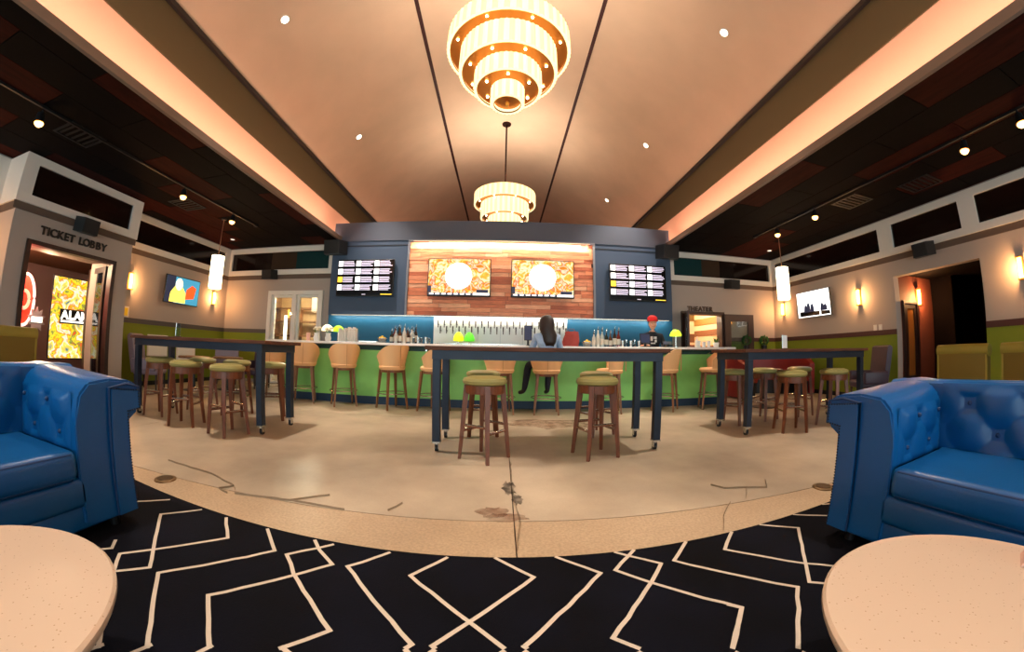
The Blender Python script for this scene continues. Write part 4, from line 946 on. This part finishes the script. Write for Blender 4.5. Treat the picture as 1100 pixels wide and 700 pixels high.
def vase(x, y, label, col):
    t = thing('flower_vase', label, 'vase', (x, y, BT)); MB().lathe([(0, 0), (.05, 0), (.065, .06), (.045, .13), (.055, .16), (.05, .16), (.04, .13), (0, .01)], 20).build('vase_body', M_cup, t, smooth=True)
    for k in range(9):
        a = k*2.4; r = .035 + .02*(k % 3); st = MB().tube([(0, 0, .08), (r*.5*math.cos(a), r*.5*math.sin(a), .16), (r*math.cos(a), r*math.sin(a), .20 + .02*(k % 3))], .004, 5).build('stem', mat('stem_green', (90, 120, 40), .6), t)
        MB().sphere((r*math.cos(a), r*math.sin(a), .215 + .02*(k % 3)), .028, (1, 1, .8), 10, 6).build('blossom', mat('blossom_%d' % col[0], col, .7), st)
vase(-3.66, 6.66, 'white vase of cream flowers at left end of bar', (238, 226, 200)); vase(-3.40, 6.66, 'white vase of cream flowers beside the napkin racks', (240, 232, 210))
def cup(x, y, r, h, m, label, group=None, z=BT, name='cup'):
    t = thing(name, label, 'cup', (x, y, z), 0, group); MB().lathe([(0, 0), (r*.8, 0), (r, h), (r*.92, h), (r*.72, .006), (0, .006)], 18).build('wall', m, t, smooth=True); MB().ring([(r*.96, h - .004), (r*1.04, h - .004), (r*1.04, h + .003), (r*.96, h + .003)], 18).build('rim', m, t)
for k in range(5): cup(-1.66 + k*.075, 6.72 + .03*(k % 2), .032, .11 + .015*(k % 2), [M_clear, M_chrome][k % 2], '%s bar tumbler from left, beside the left bottle cluster' % ORD[k], 'tumblers right of the left bottles')
for k in range(5): cup(2.30 + k*.085, 6.70 + .03*(k % 2), .034, .12 + .02*(k % 2), [M_chrome, M_clear][k % 2], '%s bar tumbler from left, between right bottles and bartender' % ORD[k], 'tumblers left of the bartender')
for k in range(3): cup(3.98 + k*.12, 6.72, .04, .13 - .02*(k % 2), M_cup, '%s white cup from left at the right end of bar' % ORD[k], 'white cups at right end of bar')
cup(-3.9, 6.75, .045, .16, mat('pink_cup', (232, 176, 160), .5), 'pale pink cup at the far left end of bar')
t = thing('soap_bottle', 'white pump bottle at the right end of bar', 'bottle', (3.9, 6.66, BT)); MB().lathe([(0, 0), (.04, 0), (.042, .12), (.015, .15), (.015, .17), (0, .17)], 16).build('body', M_cup, t, smooth=True); MB().cyl((0, 0, .17), (0, 0, .21), .006, n=8).box((-.006, -.045, .205), (.006, .01, .215)).build('pump', M_cup, t)
t = thing('potted_herb', 'small leafy plant in white pot at right end of bar', 'plant', (4.42, 6.75, BT)); MB().lathe([(0, 0), (.05, 0), (.065, .1), (.055, .1), (0, .09)], 18).build('pot', M_cup, t, smooth=True)
for k in range(14):
    a = k*2.4; MB().prism([(0, 0), (.016, .05), (0, .12), (-.016, .05)], 'y', -.001, .001).build('leaf', mat('leaf_green', (70, 110, 40), .6), t, loc=(.02*math.cos(a), .02*math.sin(a), .09), rot=(math.radians(25 + 8*(k % 4)), 0, a))
def gadget(x, y, label, w, h, tilt, z=BT):
    t = thing('order_terminal', label, 'terminal', (x, y, z)); MB().box((-w*.35, -.06, 0), (w*.35, .08, .02)).build('foot', M_black, t); MB().box((-.02, .0, .02), (.02, .03, h*.5)).build('post', M_black, t)
    o = MB().box((-w/2, -.012, 0), (w/2, .012, h*.72), .004).build('case', M_black, t, loc=(0, 0, h*.28), rot=(R(tilt), 0, 0)); MB().box((-w/2 + .012, -.0135, .012), (w/2 - .012, -.012, h*.72 - .012)).build('display', SCN, o)
gadget(.50, 6.95, 'tall dark order terminal standing left of the seated person', .15, .40, -6); gadget(2.84, 6.86, 'black order terminal before the bartender', .22, .28, -12); gadget(3.28, 6.72, 'low dark card terminal beside the lime lamp', .2, .14, -40)
t = thing('red_bag', 'crumpled dark red paper bag on the bar beside seated person', 'bag', (1.28, 6.72, BT)); mb = MB(); rings_ = []
for j, (z, rx, ry) in enumerate(((0, .15, .08), (.08, .165, .09), (.16, .15, .075), (.22, .13, .06), (.28, .12, .03))):
    rings_.append([mb.bm.verts.new((rx*math.cos(2*PI*i/18)*(1 + .08*random.uniform(-1, 1)) + .03*j/4, ry*math.sin(2*PI*i/18)*(1 + .12*random.uniform(-1, 1)), z + random.uniform(-.012, .012)*(j > 0))) for i in range(18)])
for A, B in zip(rings_, rings_[1:]):
    for i in range(18): mb.bm.faces.new((A[i], A[(i+1) % 18], B[(i+1) % 18], B[i]))
mb.bm.faces.new(rings_[0][::-1]); mb.build('sack', mat('dull_red_paper', (158, 62, 56), .8), t); MB().tube([(-.05, 0, .25), (-.03, 0, .33), (.07, 0, .33), (.09, 0, .25)], .005, 6).build('handle', mat('dull_red_paper', (158, 62, 56), .8), t)
t = thing('serving_tray', 'thin dark tray with glasses on the bar between rack and bottles', 'tray', (-2.58, 6.9, BT)); MB().box((-.2, -.1, .0), (.2, .1, .012), .004).build('plate', M_black, t); MB().ring([(.25, .01), (.262, .01), (.262, .03), (.25, .03)], 4).build('edge', M_chrome, t, rot=(0, 0, PI/4))

# ------------------------------------------------------------------ people
def skin_body(name, verts, edges, radii, root, sub=2):
    me = bpy.data.meshes.new(name); me.from_pydata(verts, edges, []); o = bpy.data.objects.new(name, me); C.objects.link(o)
    sk = o.modifiers.new('skin', 'SKIN'); sk.use_smooth_shade = True
    for i, r in enumerate(radii):
        v = me.skin_vertices[0].data[i]; v.radius = (r, r) if not isinstance(r, tuple) else r; v.use_root = (i == root)
    sb = o.modifiers.new('sub', 'SUBSURF'); sb.levels = sub; sb.render_levels = sub
    dg = bpy.context.evaluated_depsgraph_get(); m2 = bpy.data.meshes.new_from_object(o.evaluated_get(dg)); bpy.data.objects.remove(o); return m2
SK = mat('skin_tone', (224, 168, 138), .55)
def hand_chain(V, E, Rr, wrist_i, wp, d, side, curl):
    d = Vector(d).normalized(); sd = Vector(side).normalized(); dn = Vector(curl).normalized()
    palm = len(V); V.append(tuple(Vector(wp) + d*.05)); E.append((wrist_i, palm)); Rr.append((.034, .018))
    for k in range(4):
        a = Vector(wp) + d*.095 + sd*(.018*(k - 1.5)); ln = (.075, .085, .08, .06)[k]
        i0 = len(V); V += [tuple(a), tuple(a + d*ln*.5 + dn*.012), tuple(a + d*ln*.8 + dn*.04)]; E += [(palm, i0), (i0, i0+1), (i0+1, i0+2)]; Rr += [.010, .009, .0075]
    a = Vector(wp) + d*.035 + sd*(-.04); i0 = len(V); V += [tuple(a), tuple(a + d*.04 + sd*-.012 + dn*.02)]; E += [(palm, i0), (i0, i0+1)]; Rr += [.011, .009]
def head_into(bm, c, r, face):     # egg shaped head with nose, brow, ears, turned to face (unit vector in xy)
    f = Vector((face[0], face[1], 0)).normalized(); s = Vector((-f.y, f.x, 0)); start = len(bm.verts)
    rt = Matrix(((f.x, s.x, 0, c[0]), (f.y, s.y, 0, c[1]), (0, 0, 1, c[2]), (0, 0, 0, 1)))
    n0 = bmesh.ops.create_uvsphere(bm, u_segments=24, v_segments=16, radius=1)['verts']
    for v in n0:
        x, y, z = v.co; w = .82 if z > 0 else .82 - .25*z*z*0; jaw = 1 - .28*max(0, -z)**1.5
        v.co = rt @ Vector((r*(.92*x*jaw + (.06 if z < 0 and x > 0 else 0)*abs(z)), r*.76*y*jaw, r*1.14*z))
    nz = bmesh.ops.create_cone(bm, cap_ends=True, segments=8, radius1=r*.16, radius2=r*.06, depth=r*.42)['verts']
    for v in nz: v.co = rt @ (Vector((r*.93 + (r*.10 if v.co.z < 0 else 0), v.co.y, v.co.z - r*.10)))
    for q in (-1, 1):
        er = bmesh.ops.create_uvsphere(bm, u_segments=10, v_segments=8, radius=1)['verts']
        for v in er: v.co = rt @ Vector((r*.16*v.co.x - r*.05, q*r*.76 + r*.06*v.co.y, r*.26*v.co.z - r*.05))
    return rt
def face_parts(parent, rt, r):
    wh = mat('eye_white', (236, 232, 226), .3); ir = mat('dark_iris', (34, 24, 20), .3)
    for q in (-1, 1):
        e = MB().sphere((0, 0, 0), r*.13, u=10, v=8).build('eye', wh, parent, loc=tuple(rt @ Vector((r*.80, q*r*.32, r*.04))), smooth=True); MB().sphere(tuple(rt @ Vector((r*.89, q*r*.32, r*.04))), r*.07, u=8, v=6).build('iris', ir, parent)
        MB().tube([rt @ Vector((r*.86, q*r*.16, r*.26)), rt @ Vector((r*.88, q*r*.32, r*.31)), rt @ Vector((r*.74, q*r*.50, r*.26))], r*.035, 6).build('eyebrow', mat('brown_hair', (70, 44, 30), .7), parent)
    MB().tube([rt @ Vector((r*.78, -r*.24, -r*.50)), rt @ Vector((r*.90, 0, -r*.53)), rt @ Vector((r*.78, r*.24, -r*.50))], r*.05, 6).build('mouth', mat('lip_tone', (176, 96, 86), .5), parent)
def finish_body(me, mats, pick, headc=None, headr=0, face=(1, 0), parent=None):
    bm = bmesh.new(); bm.from_mesh(me); rt = head_into(bm, headc, headr, face); bmesh.ops.recalc_face_normals(bm, faces=bm.faces)
    for f in bm.faces: f.smooth = True; f.material_index = pick(f.calc_center_median())
    m2 = bpy.data.meshes.new('body'); bm.to_mesh(m2); bm.free()
    for m in mats: m2.materials.append(m)
    return link('body', m2, parent), rt
# seated person in a pale blue jacket, seen from behind
pw = thing('person', 'person in pale blue jacket with long dark hair seated at bar', 'person', (.78, 6.22, 0))
V = [(0, .02, .86), (0, .02, .98), (0, .04, 1.14), (0, .06, 1.30), (0, .08, 1.40), (0, .09, 1.46)]; E = [(0, 1), (1, 2), (2, 3), (3, 4), (4, 5)]; Rr = [(.17, .13), (.15, .115), (.165, .12), (.17, .105), (.075, .07), (.05, .05)]
def limb(V, E, Rr, start, pts, rs):
    i = start
    for p, r in zip(pts, rs): V.append(p); E.append((i, len(V) - 1)); Rr.append(r); i = len(V) - 1
    return i
for s in (-1, 1):
    w = limb(V, E, Rr, 3, [(s*.19, .06, 1.33), (s*.26, .14, 1.10), (s*.16, .36, 1.215)], [.07, .055, .04]); hand_chain(V, E, Rr, w, V[w], (-s*.5, .8, 0), (s*.8, .5, 0), (0, 0, -1))
limb(V, E, Rr, 0, [(-.10, .10, .87), (-.30, .30, .84), (-.36, .24, .45), (-.38, .26, .36), (-.47, .33, .33)], [.095, .075, .055, .042, .038]); limb(V, E, Rr, 0, [(.10, .10, .87), (.10, .42, .84), (.06, .36, .45), (.06, .34, .36), (.03, .46, .33)], [.095, .075, .055, .042, .038])
me = skin_body('p', V, E, Rr, 0)
M_jean = mat('dark_trousers', (26, 28, 40), .8); M_jack = mat('pale_blue_denim_jacket', (156, 182, 216), .8, var=.12, vscale=12); M_shoe = mat('black_shoe', (16, 15, 16), .5)
def pickw(c):
    if c.z > 1.43 or (c.y > .37 and c.z > 1.1): return 3
    if c.z > .93: return 0
    return 2 if c.z < .40 else 1
bd, rt = finish_body(me, [M_jack, M_jean, M_shoe, SK], pickw, (0, .11, 1.56), .108, (.1, 1), pw); face_parts(bd, rt, .108)
mb = MB(); hr = []
for j, (z, ra, rb, yo) in enumerate(((1.70, .0, .0, .10), (1.69, .06, .06, .10), (1.64, .105, .11, .09), (1.56, .118, .118, .075), (1.46, .11, .10, .04), (1.36, .11, .075, .0), (1.26, .09, .05, -.04), (1.18, .05, .025, -.05))):
    hr.append([mb.bm.verts.new((.0 + .04*(j > 4) + ra*math.sin(R(-105 + 210*i/16)), yo - rb*math.cos(R(-105 + 210*i/16)), z + .006*math.sin(i*3))) for i in range(17)])
for A, B in zip(hr, hr[1:]):
    for i in range(16): mb.bm.faces.new((A[i], A[i+1], B[i+1], B[i]))
bmesh.ops.remove_doubles(mb.bm, verts=mb.bm.verts, dist=.0005); ho = mb.build('hair', mat('dark_brown_hair', (34, 24, 24), .5, var=.3, vscale=30, stretch=(6, 6, .6)), bd, smooth=80); so = ho.modifiers.new('thick', 'SOLIDIFY'); so.thickness = .02; so.offset = 1
# bartender with red cap behind the bar
pb = thing('person', 'bartender in red cap and black shirt with white print behind bar', 'person', (3.30, 7.62, 0), R(-6))
V = [(0, 0, .94), (0, -.01, 1.08), (0, -.03, 1.24), (0, -.06, 1.42), (0, -.075, 1.52), (0, -.09, 1.58)]; E = [(0, 1), (1, 2), (2, 3), (3, 4), (4, 5)]; Rr = [(.165, .12), (.155, .115), (.175, .12), (.185, .11), (.08, .075), (.056, .056)]
for s in (-1, 1):
    w = limb(V, E, Rr, 3, [(s*.205, -.05, 1.44), (s*.28, -.10, 1.18), (s*.20, -.30, 1.235)], [.075, .055, .04]); hand_chain(V, E, Rr, w, V[w], (-s*.4, -.9, .0), (s*.9, -.4, 0), (0, 0, -1))
    limb(V, E, Rr, 0, [(s*.10, 0, .86), (s*.11, -.02, .50), (s*.115, .02, .10), (s*.12, -.13, .045)], [.105, .07, .05, .045])
me = skin_body('q', V, E, Rr, 0)
def pickb(c):
    if c.z > 1.535 or (abs(c.x) > .17 and c.z < 1.25 and c.z > 1.0): return 3
    if c.z > .98: return 0
    return 2 if c.z < .12 else 1
M_tee = mat('black_tee_shirt', (20, 24, 34), .8)
bd, rt = finish_body(me, [M_tee, M_jean, M_shoe, SK], pickb, (0, -.10, 1.70), .112, (-.1, -1), pb); face_parts(bd, rt, .112)
mb = MB(); mb.lathe([(.115, 0), (.118, .05), (.10, .10), (.05, .13), (0, .135)], 24); cp = mb.build('cap', mat('red_cap', (214, 30, 34), .7), bd, loc=(0, -.085, 1.765), smooth=True)
mb = MB(); mb.prism([(.11*math.cos(R(180 + 180*i/12)), -.05 + .13*math.sin(R(180 + 180*i/12))) for i in range(13)], 'z', -.004, .008); mb.build('cap_brim', MATS['red_cap'], bd, loc=(0, -.085, 1.765))
for k, (px_, pz_, w_, h_) in enumerate(((-.05, 1.38, .05, .10), (.03, 1.40, .06, .05), (.04, 1.33, .045, .06), (-.02, 1.28, .10, .03))): MB().box((px_ - w_/2, -.2, pz_ - h_/2), (px_ + w_/2, -.172, pz_ + h_/2), .004).build('shirt_print', mat('white_print', (226, 228, 230), .7), bd)

# ------------------------------------------------------------------ side seating areas
def wing_chair(x, y, rz, m, label):
    t = thing('tufted_chair', label, 'chair', (x, y, 0), rz)           # faces +y
    MB().box((-.3, -.28, .32), (.3, .30, .47), .05, 3).build('seat', m, t, smooth=True)
    bk = MB().prism([(-.30, .36), (-.20, .40), (-.30, 1.14), (-.36, 1.17), (-.42, 1.12)], 'x', -.31, .31).build('backrest', m, t)
    for r in range(3):
        for c in range(3): MB().sphere((-.2 + .2*c, -.222 - .1*(r*.2 + .12)/.7 - .03, .60 + r*.2), .014, u=8, v=6).build('button', M_black, bk)
    for s in (-1, 1): MB().box((s*.31 - .05, -.3, .40), (s*.31 + .05, .26, .66), .035, 3).build('arm', m, t, smooth=True)
    for sx in (-.25, .25):
        for sy in (-.24, .25): MB().cyl((sx, sy, 0), (sx, sy, .33), .018, .026, n=10).build('leg', M_dwood, t)
wing_chair(-7.55, 5.85, R(-60), M_grayup, 'lavender grey tufted chair beside the ticket lobby wall'); wing_chair(-7.0, 7.75, R(-150), M_grayup, 'lavender grey tufted chair in the far left corner'); wing_chair(-6.1, 7.9, R(170), M_purple, 'dark plum tufted chair behind the left high table')
wing_chair(7.4, 5.25, R(65), M_purple, 'dark plum high backed chair beside the passage opening')
def round_table(x, y, label):
    t = thing('low_round_table', label, 'table', (x, y, 0)); MB().lathe([(0, .70), (.34, .70), (.36, .715), (.36, .735), (.345, .745), (0, .745)], 40).build('top', M_tanwood, t, smooth=35); MB().cyl((0, 0, .03), (0, 0, .70), .035, n=16).build('column', M_black, t, smooth=True); MB().lathe([(0, 0), (.24, 0), (.25, .015), (.06, .035), (0, .04)], 28).build('base', M_black, t, smooth=True)
round_table(-6.75, 6.45, 'low round table with tan top between lavender chairs'); round_table(-6.3, 7.1, 'low round table with tan top in the far left corner'); round_table(5.1, 6.0, 'low round table with tan top before the red booth')
# framed white notices on the green wall, yellow notice on the ledge, wall plates
def notice(loc, rz, w, h, col, label, fr=M_white):
    t = thing('framed_notice', label, 'notice', loc, rz); MB().box((0, -w/2, -h/2), (.02, w/2, h/2)).build('frame', fr, t); MB().box((.02, -w/2 + .03, -h/2 + .03), (.023, w/2 - .03, h/2 - .03)).build('sheet', mat('sheet_%d_%d_%d' % col, col, .7), t)
notice((XL + .013, 6.55, .92), 0, .62, .5, (238, 236, 226), 'white framed notice low on green wall behind left stools'); notice((XL + .013, 7.5, .86), 0, .66, .6, (244, 242, 236), 'larger white framed notice low on green wall, nearer corner'); 
notice((XL + .022, 5.55, 1.62), 0, .2, .23, (236, 206, 40), 'small yellow notice standing on the dado beside the lobby box')
for y, lb in ((5.49, 'left white switch plate on the right grey wall'), (5.35, 'right white switch plate on the right grey wall')):
    t = thing('switch_plate', lb, 'switch', (XR, y, 1.56), PI); MB().box((0, -.045, -.065), (.01, .045, .065), .003).build('plate', M_white, t); MB().box((.01, -.012, -.03), (.016, .012, .03)).build('rocker', M_cup, t)
# curved red booth in the right corner
t = thing('red_booth', 'curved dark red booth in the far right corner', 'booth seat', (6.55, 7.48, 0), 0)
def arc_band(r0, r1, z0, z1, a0, a1, n=28):
    mb = MB(); Rg = []
    for i in range(n + 1):
        a = R(a0 + (a1 - a0)*i/n); dz = -.35*max(0, abs(i/n - .5)*2 - .72)/.28*(z1 > .7)
        Rg.append([mb.bm.verts.new((r*math.cos(a), r*math.sin(a), z)) for r, z in ((r0, z0), (r1, z0), (r1, z1 + dz), (r0, z1 + dz))])
    for A, B in zip(Rg, Rg[1:]):
        for k in range(4): mb.bm.faces.new((A[k], A[(k+1) % 4], B[(k+1) % 4], B[k]))
    mb.bm.faces.new(Rg[0]); mb.bm.faces.new(Rg[-1][::-1]); return mb
arc_band(1.08, 1.22, .05, 1.14, -20, 200).build('curved_back', M_red, t, smooth=40); arc_band(.62, 1.08, .36, .48, -20, 200).build('curved_seat', M_red, t, smooth=40); arc_band(.68, 1.06, .0, .36, -18, 198).build('plinth', M_black, t, smooth=40)
def shrub(x, y, z, label):
    t = thing('potted_shrub', label, 'plant', (x, y, z)); MB().lathe([(0, 0), (.07, 0), (.09, .14), (.075, .14), (0, .12)], 18).build('pot', M_black, t, smooth=True)
    for k in range(60):
        a, b_ = k*2.4, math.acos(1 - 2*(k + .5)/60); p = Vector((math.sin(b_)*math.cos(a), math.sin(b_)*math.sin(a), math.cos(b_)))*.12
        MB().prism([(0, -.01), (.03, .035), (0, .085), (-.03, .035)], 'y', -.0015, .0015).build('leaf', mat('shrub_green', (38, 96, 34), .6), t, loc=(p.x, p.y, .25 + p.z), rot=(.9*math.sin(k), 0, a))
    MB().cyl((0, 0, .12), (0, 0, .26), .012, n=8).build('stem', M_dwood, t)
SHZ = 1.14
def shelf(x, y, label):
    t = thing('plant_ledge', label, 'ledge', (x, y, 0)); MB().box((-.85, -.12, 1.08), (.85, .12, SHZ), .01).build('board', M_dwood, t)
    for s in (-1, 1): MB().box((s*.75 - .03, -.08, 0), (s*.75 + .03, .08, 1.08)).build('post', M_dwood, t)
shelf(6.9, 8.86, 'narrow dark ledge with two shrubs beside the open door leaf')
shrub(6.85, 8.84, SHZ, 'round green shrub in black pot, left one on dark ledge'); shrub(7.5, 8.84, SHZ, 'round green shrub in black pot, right one on dark ledge')
# table top card holders
for x, y, lb in ((-4.6, 4.05, 'slim clear card holder on the left high table'), (4.05, 4.3, 'white card holder on the right high table')):
    t = thing('card_holder', lb, 'card holder', (x, y, 1.105)); MB().box((-.05, -.03, 0), (.05, .03, .015), .003).build('foot', M_dwood, t); MB().box((-.045, -.004, .015), (.045, .004, .2)).build('card', M_cup if x > 0 else M_clear, t); MB().cyl((-.05, 0, .01), (-.05, 0, .205), .004, n=6).build('edge_wire', M_chrome, t)

# wear of the concrete: cracks along the joints and old stains
def stain_mat(name, col, a):
    m = mat(name, col, .6); nt = m.node_tree; b = nt.nodes['Principled BSDF']; tc = nt.nodes.new('ShaderNodeTexCoord'); n = nt.nodes.new('ShaderNodeTexNoise'); n.inputs['Scale'].default_value = 9
    nt.links.new(tc.outputs['Object'], n.inputs[0]); mr = nt.nodes.new('ShaderNodeMapRange'); mr.inputs[1].default_value = .35; mr.inputs[2].default_value = .65; mr.inputs[3].default_value = a*.35; mr.inputs[4].default_value = a
    nt.links.new(n.outputs[0], mr.inputs[0]); nt.links.new(mr.outputs[0], b.inputs['Alpha']); return m
M_crack = mat('dark_crack', (146, 125, 101), .8)
def crack(pts, w=.002):
    P = []
    for A, B in zip(pts, pts[1:]):
        A_, B_ = Vector(A), Vector(B); n = max(2, int((B_ - A_).length/.06))
        for k in range(n):
            p = A_.lerp(B_, k/n); P.append((p.x + random.uniform(-.005, .005), p.y + random.uniform(-.005, .005)))
    P.append(pts[-1]); ZR[0] = .0006; mb = MB(); ribbon(mb, P, w*.5); mb.build('crack', M_crack, fl)
for pl_ in (((.09, 1.75), (.13, 2.14), (.09, 2.6), (.1, 3.4)), ((-2.9, 2.42), (-2.3, 2.35), (-1.95, 2.22), (-1.85, 2.10), (-1.4, 2.16), (-1.0, 2.14)), ((-1.95, 2.22), (-2.02, 2.12), (-1.9, 2.08)), ((-1.42, 2.16), (-1.2, 2.34)),
            ((1.75, 2.17), (1.9, 2.36), (2.05, 2.3), (2.2, 2.5)), ((1.9, 2.36), (1.72, 2.42), (1.66, 2.52)), ((1.3, 1.78), (1.45, 2.0), (1.6, 2.15)), ((-.72, 2.2), (-.66, 2.34))): crack(pl_)
def stain(cx, cy, rx, ry, m, seed):
    rnd = random.Random(seed); mb = MB(); mb.bm.faces.new([mb.bm.verts.new((cx + rx*(1 + .3*rnd.uniform(-1, 1))*math.cos(2*PI*i/22), cy + ry*(1 + .3*rnd.uniform(-1, 1))*math.sin(2*PI*i/22), .0004 + seed*.00002)) for i in range(22)]); mb.build('stain', m, fl)
SD, SB = stain_mat('dark_floor_stain', (58, 50, 44), .75), stain_mat('brown_floor_stain', (120, 78, 52), .55)
stain(.07, 2.72, .05, .16, SD, 1); stain(.12, 2.5, .04, .09, SD, 2); stain(.05, 2.2, .13, .06, SB, 3); stain(.75, 5.35, .6, .35, SB, 4); stain(-.05, 2.28, .10, .08, SB, 5)
